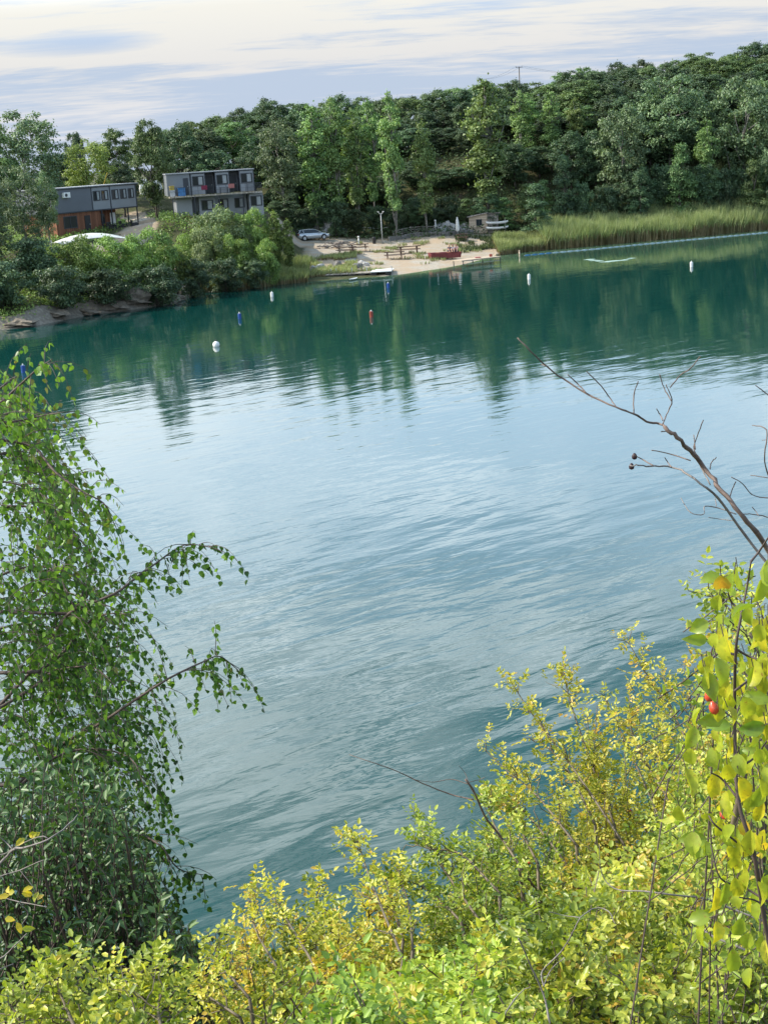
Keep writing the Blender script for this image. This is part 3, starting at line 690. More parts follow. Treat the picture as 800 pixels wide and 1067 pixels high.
# left container house
P0 = S(52, 198, 173); P1 = S(141, 191, 184); L = float(np.hypot(P1[0]-P0[0], P1[1]-P0[1])); ang = math.atan2(P1[1]-P0[1], P1[0]-P0[0])
hz = 6.55
h = empty('container_house', (P0[0], P0[1], hz), ang, 'dark grey container house over a reddish wooden ground floor, left of the other', 'house')
part('upper_storey', MT['wall_dark'], h, [(0.05, 6.30, 0, 6, 2.62, 5.18)])
part('light_grey_wing', MT['wall_lite'], h, [(6.42, 9.28, 0.02, 6, 2.62, 5.18), (9.40, L-0.1, 0.02, 6, 2.62, 5.18)])  # wing of lighter grey panels
part('roof', MT['roof'], h, [(-0.1, L+0.25, -0.25, 6.1, 5.30, 5.40)])
part('roof_edge', MT['trim'], h, [(-0.05, 6.3, -0.12, 6.05, 5.18, 5.298), (6.3, L+0.15, -0.12, 6.05, 5.18, 5.298)])
part('floor_beam', MT['trim'], h, [(0, L+0.1, -0.04, 6.05, 2.48, 2.62)])
for x in (6.30, 9.28, L-0.1):
    part('corner_post', MT['trim'], h, [(x, x+0.12, -0.035, 0.10, 2.62, 5.18)])
for x0, x1 in ((6.62, 7.72), (7.92, 9.02), (9.62, 10.72), (11.0, 12.05), (12.35, 13.3)):
    window(h, x0, x1, 3.62, 4.78, 0.02)
ac = part('air_conditioner', MT['white'], h, [(1.75, 2.75, -0.36, -0.005, 4.25, 4.85)], 0.03)
b = MB(); b.lathe([(0.2, 0), (0.2, 0.02)], n=16); o = b.build('fan_grille', MT['trim'], ac); o.rotation_euler = (math.pi/2, 0, 0); o.location = (2.1, -0.361, 4.55)
part('ground_floor', MT['wood_red'], h, [(0.6, 7.6, 0.15, 5.8, -0.6, 2.48), (7.6, 11.5, 1.6, 5.8, -0.6, 2.48)])
window(h, 1.7, 3.8, 0.75, 2.15, 0.15, False)
window(h, 8.3, 9.6, 0.85, 2.0, 1.6, False)
d_ = part('door', MT['black'], h, [(5.0, 5.85, 0.09, 0.16, 0.0, 2.05)]); part('handle', MT['steel'], d_, [(5.7, 5.74, 0.04, 0.088, 0.95, 1.1)])
part('white_door', MT['white'], h, [(10.5, 11.35, 1.54, 1.61, 0.0, 2.05)])
for x in (7.7, 9.3, 12.0, L-0.1):
    part('porch_post', MT['trim'], h, [(x, x+0.12, 0.0, 0.12, -0.6, 2.48)])
# yellow mast behind it
p = S(108, 192, 192); q = S(112, 180, 191)
b = MB(); pts = [np.array([p[0], p[1], gz(p[0], p[1])]), p+np.array([0, 0, -0.2]), q]
b.tube([x-pts[0] for x in pts], [0.09, 0.08, 0.06], 8); o = b.build('mast', MT['yellow']); o.location = pts[0]
tag(o, 'leaning yellow mast sticking up behind the left container house roof', 'mast')
# white awning
c0 = S(92, 246, 163); rz = math.radians(38)
aw = empty('awning', (c0[0], c0[1], gz(c0[0], c0[1])), rz, 'white arched awning in front of the left container house', 'awning')
b = MB(); ht = c0[2]-gz(c0[0], c0[1]); nn_ = 14
vs = []; fs = []
for lay, dz in ((0, 0), (1, -0.04)):
    for i in range(nn_+1):
        u = -1+2*i/nn_
        for j in range(9):
            v_ = -1+2*j/8; vs.append((u*3.9, v_*1.6, ht-0.35+0.65*(1-u*u)*(1-0.35*v_*v_)+dz-0.25*v_*v_))
for i in range(nn_):
    for j in range(8):
        k = i*9+j; fs.append((k, k+9, k+10, k+1)); k += (nn_+1)*9; fs.append((k, k+1, k+10, k+9))
b.add(vs, fs); b.build('canopy', MT['cloth_white'], aw, True)
for x, y in ((-3.7, -1.4), (3.7, -1.4), (-3.7, 1.4), (3.7, 1.4)):
    b = MB(); b.tube([(x, y, -0.8), (x, y, ht-0.15)], 0.04, 6); b.build('pole', MT['steel'], aw)
# black armchairs on the terrace
for i, (px_, lab) in enumerate(((116, 'nearest to the red wooden wall'), (125, 'in the middle of the three'), (135, 'nearest to the pale track'))):
    t_ = 0.58+i*0.14; x = P0[0]+(P1[0]-P0[0])*t_+1.0; y = P0[1]+(P1[1]-P0[1])*t_-0.8
    if i == 0:
        ch0 = empty('armchair', (x, y, hz), ang+0.2)
        part('seat', MT['black'], ch0, [(-0.4, 0.4, -0.35, 0.35, 0.25, 0.5)], 0.05); part('backrest', MT['black'], ch0, [(-0.4, 0.4, 0.352, 0.5, 0.25, 1.1)], 0.05)
        part('armrest', MT['black'], ch0, [(-0.52, -0.402, -0.35, 0.45, 0.25, 0.75)], 0.03); part('armrest', MT['black'], ch0, [(0.402, 0.52, -0.35, 0.45, 0.25, 0.75)], 0.03)
        for sx in (-0.45, 0.4):
            for sy in (-0.3, 0.4): part('leg', MT['black'], ch0, [(sx, sx+0.05, sy, sy+0.05, -0.1, 0.248)])
        o = ch0
    else: o = copy_tree(ch0); o.location = (x, y, hz); o.rotation_euler = (0, 0, ang+0.5*i)
    tag(o, f'black terrace armchair under the container house, {lab}', 'armchair', 'black armchairs on the terrace')

# right container house
Q0 = S(173, 181, 181.0); Q1 = S(264, 175.5, 183.0); L2 = float(np.hypot(Q1[0]-Q0[0], Q1[1]-Q0[1])); ang2 = math.atan2(Q1[1]-Q0[1], Q1[0]-Q0[0]); KX = L2/11.3; L2 = 11.3
h = empty('container_house', (Q0[0], Q0[1], 7.5), ang2, 'two storey light grey container house with a balcony and many windows, beside the silver car', 'house'); h.scale = (KX, 1, 1)
U = 2.62
part('end_room', MT['wall_grey'], h, [(0, 2.98, 0, 6, U, 5.14)])
for x0, x1 in ((3.06, 4.98), (6.2, 8.1), (9.35, L2)):
    part('upper_room', MT['wall_lite'], h, [(x0+0.1, x1-0.1, 0, 6, U, 5.02)])
    part('room_frame', MT['trim'], h, [(x0, x0+0.1, -0.03, 6, U, 5.14), (x1-0.1, x1, -0.03, 6, U, 5.14), (x0+0.1, x1-0.1, -0.03, 6, 5.02, 5.14)])
    window(h, x0+0.22, x1-0.22, U+1.0, U+2.15, 0)
for x0, x1 in ((4.99, 6.19), (8.11, 9.34)):
    part('recess_wall', MT['wall_dark'], h, [(x0, x1, 1.4, 6, U, 5.14)])  # dark panel colour paints the shading of the recess
    d_ = part('door', MT['trim'], h, [(x0+0.15, x0+1.0, 1.33, 1.405, U, U+2.05)]); part('handle', MT['steel'], d_, [(x0+0.88, x0+0.92, 1.28, 1.325, U+0.95, U+1.08)])
d_ = part('door', MT['trim'], h, [(2.1, 2.75, -0.045, 0.01, U, U+2.0)]); part('handle', MT['steel'], d_, [(2.62, 2.66, -0.09, -0.05, U+0.95, U+1.08)])
part('roof', MT['roof'], h, [(-0.1, L2+0.1, -0.2, 6.1, 5.145, 5.26)])
part('deck', MT['wood_dock'], h, [(0.1, L2+0.75, -1.5, -0.05, U-0.22, U-0.06)])
part('lower_wall', MT['wall_lite'], h, [(1.0, 3.0, -0.02, 6, -0.8, U-0.24), (3.5, 10.2, 0.9, 6, -0.8, U-0.24)])
part('lower_wing', MT['wall_lite'], h, [(3.9, 6.0, 0.05, 0.898, -0.8, U-0.24), (10.35, 12.15, -0.9, 6, -0.8, U-0.28)])
window(h, 4.2, 5.75, 0.7, 1.9, 0.05); window(h, 8.6, 9.9, 0.7, 1.9, 0.9); window(h, 10.5, 12.0, 0.85, 2.05, -0.9)
window(h, 6.5, 7.8, 0.7, 1.9, 0.9)
part('door', MT['trim'], h, [(3.02, 3.48, 0.3, 0.42, 0, 2.1)])
part('plinth', MT['stone'], h, [(1.0, 12.0, 0.1, 5.9, -2.0, -0.81)])
ra = MB()
for i in range(14):
    x = 0.15+i*(L2+0.5)/13; ra.box(x, x+0.04, -1.48, -1.44, U-0.06, U+0.92)
ra.box(0.15, L2+0.7, -1.49, -1.43, U+0.921, U+0.97); ra.box(0.15, L2+0.7, -1.475, -1.455, U+0.45, U+0.47)
ra.build('railing', MT['trim'], h)
lt = MB()
for i in range(14): lt.box(9.9+i*0.155, 9.95+i*0.155, -1.43, -1.405, U-0.06, U+0.9)
lt.build('lattice', MT['trim'], h)
for x in (0.4, 3.2, 6.4, 9.4): part('deck_post', MT['trim'], h, [(x, x+0.1, -1.45, -1.35, -1.0, U-0.225)])
def on_house2(x, y, z):
    x = x*KX
    return (Q0[0]+x*math.cos(ang2)-y*math.sin(ang2), Q0[1]+x*math.sin(ang2)+y*math.cos(ang2), 7.5+z)
def crate(name, mat, x0, loc, w_, d_, h_, lab, cat, lidmat):
    r0 = empty(name, on_house2(*loc), ang2, lab, cat); part('body', mat, r0, [(-w_/2, w_/2, -d_/2, d_/2, 0, h_*0.85)], 0.03); part('lid', lidmat, r0, [(-w_/2-0.03, w_/2+0.03, -d_/2-0.03, d_/2+0.03, h_*0.852, h_)], 0.02)
crate('storage_box', MT['blue'], 0, (1.75, -0.7, U-0.06), 0.85, 0.7, 1.0, 'blue storage box at the left end of the balcony', 'box', MT['blue'])
crate('storage_box', MT['steel'], 0, (0.55, -0.6, U-0.06), 0.6, 0.6, 0.75, 'pale grey box under the yellow one on the balcony', 'box', MT['steel'])
crate('crate', MT['yellow'], 0, (0.55, -0.6, U+0.70), 0.55, 0.5, 0.5, 'yellow crate on a pale box at the balcony end', 'crate', MT['yellow'])
def towel(x, mat, lab):
    b = MB()
    for i in range(6):
        x0 = -0.35+i*0.117; b.box(x0, x0+0.116, -0.03-0.02*(i % 2), 0.0, -0.45, 0.02)
    b.box(-0.35, 0.352, -0.05, 0.09, 0.021, 0.05); o = b.build('towel', mat); o.location = on_house2(x, -1.50, U+0.97); o.rotation_euler = (0, 0, ang2); tag(o, lab, 'towel')
MT['pink'] = plain('pink_cloth', (0.38, 0.15, 0.14), 0.9); MT['crimson'] = plain('crimson_cloth', (0.20, 0.03, 0.06), 0.9)
towel(4.6, MT['crimson'], 'crimson towel hung on the balcony rail, left one'); towel(8.1, MT['pink'], 'pink towel hung on the balcony rail, middle one')
# balcony table
r0 = empty('balcony_table', on_house2(7.2, -0.75, U-0.06), ang2, 'small dark table on the balcony beside the pink towel', 'table')
part('tabletop', MT['trim'], r0, [(-0.5, 0.5, -0.35, 0.35, 0.70, 0.74)])
for sx in (-0.45, 0.4):
    for sy in (-0.3, 0.25): part('leg', MT['trim'], r0, [(sx, sx+0.05, sy, sy+0.05, 0, 0.698)])

# white trailer between the houses
p = S(157, 193, 200); zg = gz(p[0], p[1]); zg = max(zg, p[2]-1.7)
cv_ = empty('camper_trailer', (p[0], p[1], zg), math.radians(10), 'small white camper trailer half hidden by the bare tree trunk', 'trailer')
b = MB(); pr = [(-1.4, 0.5), (1.3, 0.5), (1.5, 1.2), (1.2, 2.5), (-1.2, 2.55), (-1.5, 1.3)]
b.add([(x, -1, z) for x, z in pr]+[(x, 1, z) for x, z in pr], [tuple(range(6)), tuple(range(11, 5, -1))]+[(i, i+6, (i+1) % 6+6, (i+1) % 6) for i in range(6)])
b.build('body', MT['white'], cv_, bevel=0.08)
window(cv_, -0.6, 0.4, 1.3, 1.9, -1.0, False)
for y in (-1.05, 0.9):
    b = MB(); b.lathe([(0.3, 0), (0.3, 0.18)], n=16); o = b.build('wheel', MT['black'], cv_); o.rotation_euler = (math.pi/2, 0, 0); o.location = (0, y+0.15, 0.3)

# silver estate car
cl = GH(309.5, 249.5); cr = GH(342, 249.5)
cpos = GH(326, 250); cyaw = math.radians(16)
car = empty('parked_car', cpos+np.array([0, 0, 0.0]), cyaw, 'silver estate car parked on the gravel at the edge of the wood', 'car')
st = [(-2.22, .40, .78, .70), (-2.16, .30, .98, .78), (-1.9, .24, 1.02, .86), (-1.0, .22, 1.0, .90), (0.2, .22, .97, .90), (1.0, .22, .95, .88), (1.5, .24, .86, .85), (1.95, .26, .76, .80), (2.18, .32, .66, .70), (2.26, .40, .56, .60)]
b = MB(); vs = []
for x, z0, z1, w_ in st:
    vs += [(x, -w_*0.82, z0), (x, -w_, z0+0.13), (x, -w_*1.01, (z0+z1)/2+0.05), (x, -w_*0.93, z1-0.05), (x, -w_*0.78, z1), (x, 0, z1+0.03), (x, w_*0.78, z1), (x, w_*0.93, z1-0.05), (x, w_*1.01, (z0+z1)/2+0.05), (x, w_, z0+0.13), (x, w_*0.82, z0)]
n_ = 11; fs = [(i*n_+j, i*n_+(j+1) % n_, (i+1)*n_+(j+1) % n_, (i+1)*n_+j) for i in range(len(st)-1) for j in range(n_)]
fs += [tuple(range(n_-1, -1, -1)), tuple(range((len(st)-1)*n_, len(st)*n_))]
b.add(vs, fs); b.build('body', MT['carpaint'], car, True, 0)
cb = [(-2.12, 1.0, .76, 1.0), (-1.78, 1.40, .60, 1.0), (-0.6, 1.47, .62, .97), (0.25, 1.43, .60, .97), (1.12, .95, .74, .95)]
b = MB(); vs = []
prof = [(-2.08, 1.0), (-1.80, 1.38), (-0.7, 1.45), (0.2, 1.41), (1.10, 0.94)]
for s_ in (-1, 1):
    for x, z in prof: vs.append((x, s_*(0.80-(z-0.95)*0.36), z))
    vs.append((-0.5, s_*0.80, 0.96))
fs = [(0, 5, 4, 3, 2, 1), (6, 7, 8, 9, 10, 11)]+[(i, i+1, i+7, i+6) for i in range(4)]
b.add(vs, fs); b.build('windows', MT['glass'], car)
b = MB(); vs = []
for x, z, w_ in ((-2.0, 1.30, .60), (-1.82, 1.40, .63), (-0.7, 1.475, .64), (0.2, 1.435, .63), (0.42, 1.36, .62)):
    vs += [(x, -w_, z-0.03), (x, -w_*0.85, z+0.015), (x, w_*0.85, z+0.015), (x, w_, z-0.03)]
fs = [(i*4+j, i*4+(j+1) % 4, (i+1)*4+(j+1) % 4, (i+1)*4+j) for i in range(4) for j in range(4)]+[(3, 2, 1, 0), (16, 17, 18, 19)]
b.add(vs, fs); b.build('roof', MT['carpaint'], car, True)
for s_ in (-1, 1):
    b = MB()
    def sp_(x, z): return (x, s_*(0.805-(z-0.95)*0.36), z)
    b.tube([sp_(1.10, .95), sp_(0.25, 1.41)], 0.035, 5); b.build('front_pillar', MT['carpaint'], car)
    b = MB(); b.tube([sp_(-0.35, .97), sp_(-0.4, 1.44)], 0.035, 5); b.build('door_pillar', MT['trim'], car)
    b = MB(); b.tube([sp_(-1.35, .99), sp_(-1.5, 1.42)], 0.05, 5); b.build('rear_pillar', MT['carpaint'], car)
    b = MB(); b.tube([sp_(-2.08, 1.0), sp_(-1.82, 1.38)], 0.05, 5); b.build('tail_pillar', MT['carpaint'], car)
    part('headlight', MT['lampglass'], car, [(1.98, 2.17, s_*0.60-0.13, s_*0.60+0.13, 0.60, 0.74)], 0.02)
    part('tail_light', MT['red'], car, [(-2.21, -2.02, s_*0.74-0.09, s_*0.74+0.09, 0.75, 0.96)], 0.02)
    part('mirror', MT['carpaint'], car, [(0.72, 0.85, s_*0.96-0.1, s_*0.96+0.1, 0.98, 1.10)], 0.03)
    for x in (-1.32, 1.38):
        b = MB(); b.lathe([(0.22, -0.11), (0.315, -0.10), (0.32, 0.0), (0.315, 0.10), (0.22, 0.11)], n=20)
        o = b.build('wheel', MT['black'], car, True); o.rotation_euler = (math.pi/2, 0, 0); o.location = (x, s_*0.82, 0.32)
        b = MB(); b.lathe([(0.20, -0.125), (0.21, 0.125)], n=14); b.build('rim', MT['steel'], o)
        b = MB()
        b.lathe([(0.385, -0.03), (0.385, 0.03)], n=20); o = b.build('arch_shade_disc', MT['black'], car); o.rotation_euler = (math.pi/2, 0, 0); o.location = (x, s_*0.872, 0.36)  # black disc paints the dark opening of the uncut arch

# lamp post
p = GH(398.5, 254); tp = S(396.3, 223, p[1]); hh = tp[2]-p[2]
lp = empty('street_lamp', p, 0, 'tall pale lamp post with a forked top on the beach', 'lamp post')
b = MB(); b.tube([(0, 0, 0), (0, 0, hh*0.5), (0, 0, hh)], [0.075, 0.06, 0.045], 8); b.build('pole', MT['steel'], lp, True)
for s_ in (-1, 1):
    b = MB(); b.tube([(0, 0, hh-0.02), (s_*0.18, 0, hh+0.08), (s_*0.34, 0, hh+0.26)], [0.04, 0.035, 0.03], 6); a_ = b.build('arm', MT['white'], lp, True)
    b = MB(); b.box(s_*0.34-0.12, s_*0.34+0.12, -0.1, 0.1, hh+0.26, hh+0.34); b.build('lamp_head', MT['white'], a_, bevel=0.02)
# small white post with a round cap
for px_, py_, top_, lab in ((454, 243, 231, 'white post with a round cap behind the low wall'), (374, 256, 248, 'short white post between the picnic tables'), (495.5-19, 10000, 0, '')):
    if py_ > 9000: continue
    p = GH(px_, py_); hh = S(px_, top_, p[1])[2]-p[2]
    po = empty('post', p, 0, lab, 'post'); b = MB(); b.tube([(0, 0, 0), (0, 0, hh)], [0.10, 0.09], 8); b.build('shaft', MT['cloth_white'], po, True)
    b = MB(); b.lathe([(0.02, 0), (0.15, 0.08), (0.16, 0.16), (0.08, 0.26), (0.01, 0.28)], (0, 0, hh+0.001), 10); b.build('cap', MT['cloth_white'], po, True)
# folded parasol
p = GH(477, 246.5); hh = S(475.5, 226, p[1])[2]-p[2]
pa = empty('parasol', p, 0, 'closed white parasol standing left of the wooden shed', 'parasol')
b = MB(); b.tube([(0, 0, 0), (0, 0, hh)], 0.035, 7); b.build('pole', MT['steel'], pa)
b = MB(); b.lathe([(0.20, hh*0.26), (0.27, hh*0.34), (0.25, hh*0.6), (0.19, hh*0.82), (0.06, hh*1.0)], n=9); b.build('canopy', MT['cloth_white'], pa)
b = MB(); b.lathe([(0.3, 0), (0.28, 0.1), (0.08, 0.14)], n=12); b.build('base', MT['stone'], pa)

# stone wall and rail fence behind the sand
wp = [GH(405, 251.5), GH(418, 249.5), GH(431, 246.5), GH(460, 246), GH(478, 245), GH(493, 243.5)]
b = MB(); r_ = np.random.default_rng(3)
wc = wp[0]
for a_, c_ in zip(wp[:-1], wp[1:]):
    a_ = np.array(a_); c_ = np.array(c_); Ls = np.linalg.norm((c_-a_)[:2]); n = max(2, int(Ls/0.55)); t = (c_-a_)/n; dxy = t[:2]/np.linalg.norm(t[:2]); nn2 = np.array([-dxy[1], dxy[0]])
    for i in range(n):
        s0 = a_+t*i; s1 = a_+t*(i+0.96); zb = min(s0[2], s1[2])-0.2
        for lay in range(2):
            z0 = zb+0.05+lay*0.36; z1 = z0+0.34+r_.uniform(-0.03, 0.05)*lay; off = r_.uniform(-0.04, 0.04); w_ = 0.2
            q = [s0[:2]-nn2*(w_+off), s1[:2]-nn2*(w_+off), s1[:2]+nn2*w_, s0[:2]+nn2*w_]
            b.add([(*(x-wc[:2]), z0-wc[2]) for x in q]+[(*(x-wc[:2]), z1-wc[2]) for x in q], [(0, 3, 2, 1), (4, 5, 6, 7), (0, 1, 5, 4), (1, 2, 6, 5), (2, 3, 7, 6), (3, 0, 4, 7)])
o = b.build('stone_wall', MT['stone'], bevel=0.03); o.location = wc; tag(o, 'low grey stone wall bordering the back of the sandy beach', 'wall')
fp = [GH(410, 248), GH(428, 244.2), GH(455, 243.2), GH(492, 241.2)]
fr = empty('rail_fence', fp[0], 0, 'grey wooden rail fence running above the low stone wall', 'fence'); railm = MB(); f0 = np.array(fp[0])
for a_, c_ in zip(fp[:-1], fp[1:]):
    a_ = np.array(a_)-f0; c_ = np.array(c_)-f0; n = max(2, int(np.linalg.norm(c_-a_)/2.0))
    for i in range(n):
        s0 = a_+(c_-a_)*i/n; b = MB(); b.tube([s0+[0, 0, -0.2], s0+[0, 0, 1.0]], 0.06, 6); b.build('fence_post', MT['wood_grey'], fr)
    for zz_ in (0.35, 0.62, 0.9): railm.tube([a_+[0, 0, zz_], c_+[0, 0, zz_]], 0.05, 5)
railm.build('rail', MT['wood_grey'], fr)
# thin rope fence behind the car park
rp = [GH(344, 246), GH(360, 244.5), GH(380, 243), GH(405, 242.5)]
fr = empty('rope_fence', rp[0], 0, 'thin pale rope fence between the silver car and the lamp post', 'fence'); f0 = np.array(rp[0]); rope = MB()
for i, a_ in enumerate(rp):
    a_ = np.array(a_)-f0; b = MB(); b.tube([a_+[0, 0, -0.2], a_+[0, 0, 0.8]], 0.05, 6); b.build('fence_post', MT['wood_grey'], fr)
    if i: 
        m_ = (pa_+a_)/2; rope.tube([pa_+[0, 0, 0.72], m_+[0, 0, 0.55], a_+[0, 0, 0.72]], 0.025, 5)
    pa_ = a_
rope.build('rope', MT['cloth_white'], fr)

# boulders
def boulder(px, py, w_, h_, lab, seed, mat='rock', dz=0.0):
    p = GH(px, py); r_ = np.random.default_rng(seed)
    me = bpy.data.meshes.new('boulder'); import bmesh
    bm = bmesh.new(); bmesh.ops.create_icosphere(bm, subdivisions=3, radius=1)
    for v in bm.verts:
        c = np.array(v.co); k = 1+0.32*(math.sin(c[0]*3+seed)*math.cos(c[1]*4+seed*2)+0.5*math.sin(c[2]*7+seed*3+c[0]*5))+r_.normal(0, 0.045)
        v.co = Vector((c[0]*w_*k, c[1]*w_*0.7*k, max(-0.3, c[2])*h_*k))
    bm.to_mesh(me); bm.free(); o = link('boulder', me, MT[mat]); o.location = (p[0], p[1], p[2]+dz); tag(o, lab, 'rock'); return o
boulder(344, 243, 1.9, 1.6, 'pale boulder behind the bonnet of the silver car', 1)
boulder(461, 241.5, 1.5, 1.1, 'big pale rock between the capped white post and the parasol', 2)
boulder(470, 241.5, 1.1, 1.2, 'pale rock directly left of the closed parasol', 3)
boulder(482, 241.5, 1.2, 0.9, 'pale rock between the closed parasol and the shed', 4)
boulder(330, 281, 0.9, 0.55, 'pale shore rock above the green rowing boat', 6)
boulder(352, 278, 0.7, 0.6, 'grey rock left of the dock ramp', 7, 'stone'); boulder(372, 279, 0.6, 0.55, 'dark grey rock right of the dock ramp', 8, 'stone')
boulder(378, 277, 0.7, 0.5, 'pale rock near the dock ramp, farther from the ramp', 9)
boulder(60, 330, 1.3, 0.4, 'low pale rock at the waterline under the far left bushes', 10, 'bankrock'); boulder(22, 338, 1.5, 0.4, 'leftmost pale rock at the waterline', 11, 'bankrock')
boulder(118, 321, 1.3, 0.6, 'grey pale rock in the middle of the rocky shore', 12, 'bankrock'); boulder(140, 315, 1.7, 1.0, 'largest pale rock of the left shore', 13, 'bankrock')
boulder(172, 313, 1.3, 0.6, 'pale rock near the right end of the rocky shore', 14, 'bankrock'); boulder(183, 312, 0.9, 0.5, 'last small pale rock at the end of the rocky shore', 15, 'bankrock')
boulder(92, 326, 1.2, 0.4, 'pale rock between the low rock and the grey rock', 16, 'bankrock')

# shed
s0 = GH(489, 244); s1 = GH(519, 243); zs = gz((s0[0]+s1[0])/2, (s0[1]+s1[1])/2)
y_ = float(GH(492, 243.5)[1]); sa = S(489, 243, y_); sb = S(519.5, 243, y_); wS = sb[0]-sa[0]; zt = S(505, 221.5, y_)[2]; zs = sa[2]; hS = zt-zs
sh_ = empty('wooden_shed', (sa[0], y_, zs), math.radians(-4), 'small wooden shed with one dark window and a slanting roof', 'shed')
b = MB(); b.add([(0, 0, -0.8), (wS*0.62, 0, -0.8), (wS*0.62, 0, hS*0.97), (0, 0, hS*0.84), (0, 2.6, -0.8), (wS*0.62, 2.6, -0.8), (wS*0.62, 2.6, hS*0.97), (0, 2.6, hS*0.84)],
      [(0, 1, 2, 3), (7, 6, 5, 4), (0, 3, 7, 4), (1, 5, 6, 2), (3, 2, 6, 7)]); b.build('wall', MT['wood_shed'], sh_)
b = MB(); b.box(wS*0.622, wS, 0.25, 2.6, -0.8, hS*0.90); b.build('side_room', MT['wood_grey'], sh_)
b = MB(); b.add([(-0.25, -0.3, hS*0.80), (wS*0.66, -0.3, hS*0.975), (wS*0.66, 2.9, hS*0.975), (-0.25, 2.9, hS*0.80), (-0.25, -0.3, hS*0.84), (wS*0.66, -0.3, hS*1.015), (wS*0.66, 2.9, hS*1.015), (-0.25, 2.9, hS*0.84)],
      [(0, 3, 2, 1), (4, 5, 6, 7), (0, 1, 5, 4), (1, 2, 6, 5), (2, 3, 7, 6), (3, 0, 4, 7)])
b.box(wS*0.665, wS*1.08, 0.0, 2.8, hS*0.93, hS*0.975); b.build('roof', MT['wood_grey'], sh_)
window(sh_, wS*0.24, wS*0.44, hS*0.36, hS*0.68, 0, False)
# rack with boats
y2 = float(GH(516, 244)[1]); ra_ = S(508, 243, y2); rb_ = S(528, 241, y2); zr = gz(ra_[0], y2); wr = rb_[0]-ra_[0]
rk_ = empty('boat_rack', (ra_[0], y2, zr), math.radians(-3), 'wooden rack carrying two white kayaks beside the shed', 'rack')
levels = [S(515, 239.0, y2)[2]-zr, S(515, 233.5, y2)[2]-zr, S(515, 229.0, y2)[2]-zr]
for x in (0.25, wr*0.5, wr-0.2):
    b = MB(); b.tube([(x, 0.5, -0.1), (x, 0.5, levels[2]+0.2)], 0.05, 6); b.build('upright', MT['wood_grey'], rk_)
    for lv in levels: b = MB(); b.box(x-0.04, x+0.04, -0.5, 0.44, lv-0.1, lv-0.04); b.build('bracket', MT['wood_grey'], rk_)
def hull(mb, Lh, wd, ht_, n=13, inner=0.05, rise=0.35):
    vs = []
    for sgn, dw in ((1, 0), (0, inner)):
        for i in range(n):
            u = -1+2*i/(n-1); w_ = max(0.03, wd/2*(1-abs(u)**2.6))-dw*(abs(u) < 0.98); z1 = ht_*(1+rise*u*u); k = max(0.02, w_)
            zb = (ht_*0.55*abs(u)**4)+(0.05 if dw else 0)
            vs += [(u*Lh/2*(1 if not dw else 0.97), -k, z1), (u*Lh/2*0.99, -k*0.75, zb+ht_*0.3), (u*Lh/2*0.97, 0, zb), (u*Lh/2*0.99, k*0.75, zb+ht_*0.3), (u*Lh/2*(1 if not dw else 0.97), k, z1)]
    fs = []
    for i in range(n-1):
        for j in range(4):
            k = i*5+j; fs.append((k, k+1, k+6, k+5)); k += n*5; fs.append((k, k+5, k+6, k+1))
        for j in (0, 4): fs.append((i*5+j, (i+1)*5+j, n*5+(i+1)*5+j, n*5+i*5+j))
    mb.add(vs, fs)
for i, (lv, lab) in enumerate(((levels[0], 'white kayak on the lower arms of the rack'), (levels[1], 'white kayak on the upper arms of the rack'))):
    k_ = empty('kayak', (ra_[0]+wr*0.5, y2-0.05, zr+lv-0.03), math.radians(-3), lab, 'kayak')
    b = MB(); hull(b, wr*1.15, 0.75, 0.34); b.build('hull', MT['white'], k_, True)
    b = MB(); b.box(-wr*0.3, wr*0.3, -0.22, 0.22, 0.22, 0.26); b.build('seat', MT['trim'], k_)

# picnic tables
def picnic(px, py, yaw, lab, src=None, sx=1.0):
    p = GH(px, py)
    if src is None:
        t_ = empty('picnic_table', p, yaw)
        part('tabletop', MT['wood_table'], t_, [(-1.25, 1.25, -0.36, 0.36, 0.72, 0.78)])
        for y in (-0.72, 0.72): part('bench', MT['wood_table'], t_, [(-1.25, 1.25, y-0.14, y+0.14, 0.42, 0.47)])
        for x in (-0.85, 0.85):
            for s_ in (-1, 1): b = MB(); b.tube([(x+0.06*s_, s_*0.62, 0), (x+0.06*s_, s_*0.22, 0.718)], 0.05, 4); b.build('leg', MT['wood_table'], t_)
            part('crossbar', MT['wood_table'], t_, [(x-0.03, x+0.03, -0.85, 0.85, 0.34, 0.418)])
    else: t_ = copy_tree(src); t_.location = p
    t_.rotation_euler = (0, 0, yaw); t_.scale = (sx, 1.1, 1.15)
    tag(t_, lab, 'picnic table', 'picnic tables on the beach'); return t_
t0_ = picnic(361, 265, 0.15, 'dark brown picnic table nearest to the dock ramp', sx=1.0)
picnic(374, 262, 0.1, 'brown picnic table right behind the one by the ramp, at the short white post', t0_)
picnic(411, 270, 0.05, 'brown picnic table closest to the white floating platform', t0_, 1.0)
picnic(426, 264, 0.0, 'longer picnic table between the lamp post and the maroon boat', t0_, 1.2)
picnic(481.5, 251, 0.0, 'small reddish picnic table below the closed parasol', t0_, 0.62)
# litter bins
for px_, py_, lab in ((390, 254, 'black litter bin left of the lamp post'),):
    p = GH(px_, py_); o_ = empty('litter_bin', p, 0, lab, 'bin'); b = MB(); b.lathe([(0.22, 0), (0.27, 0.75)], n=12); b.build('body', MT['black'], o_); b = MB(); b.lathe([(0.30, 0.752), (0.26, 0.86), (0.05, 0.92)], n=12); b.build('lid', MT['black'], o_)
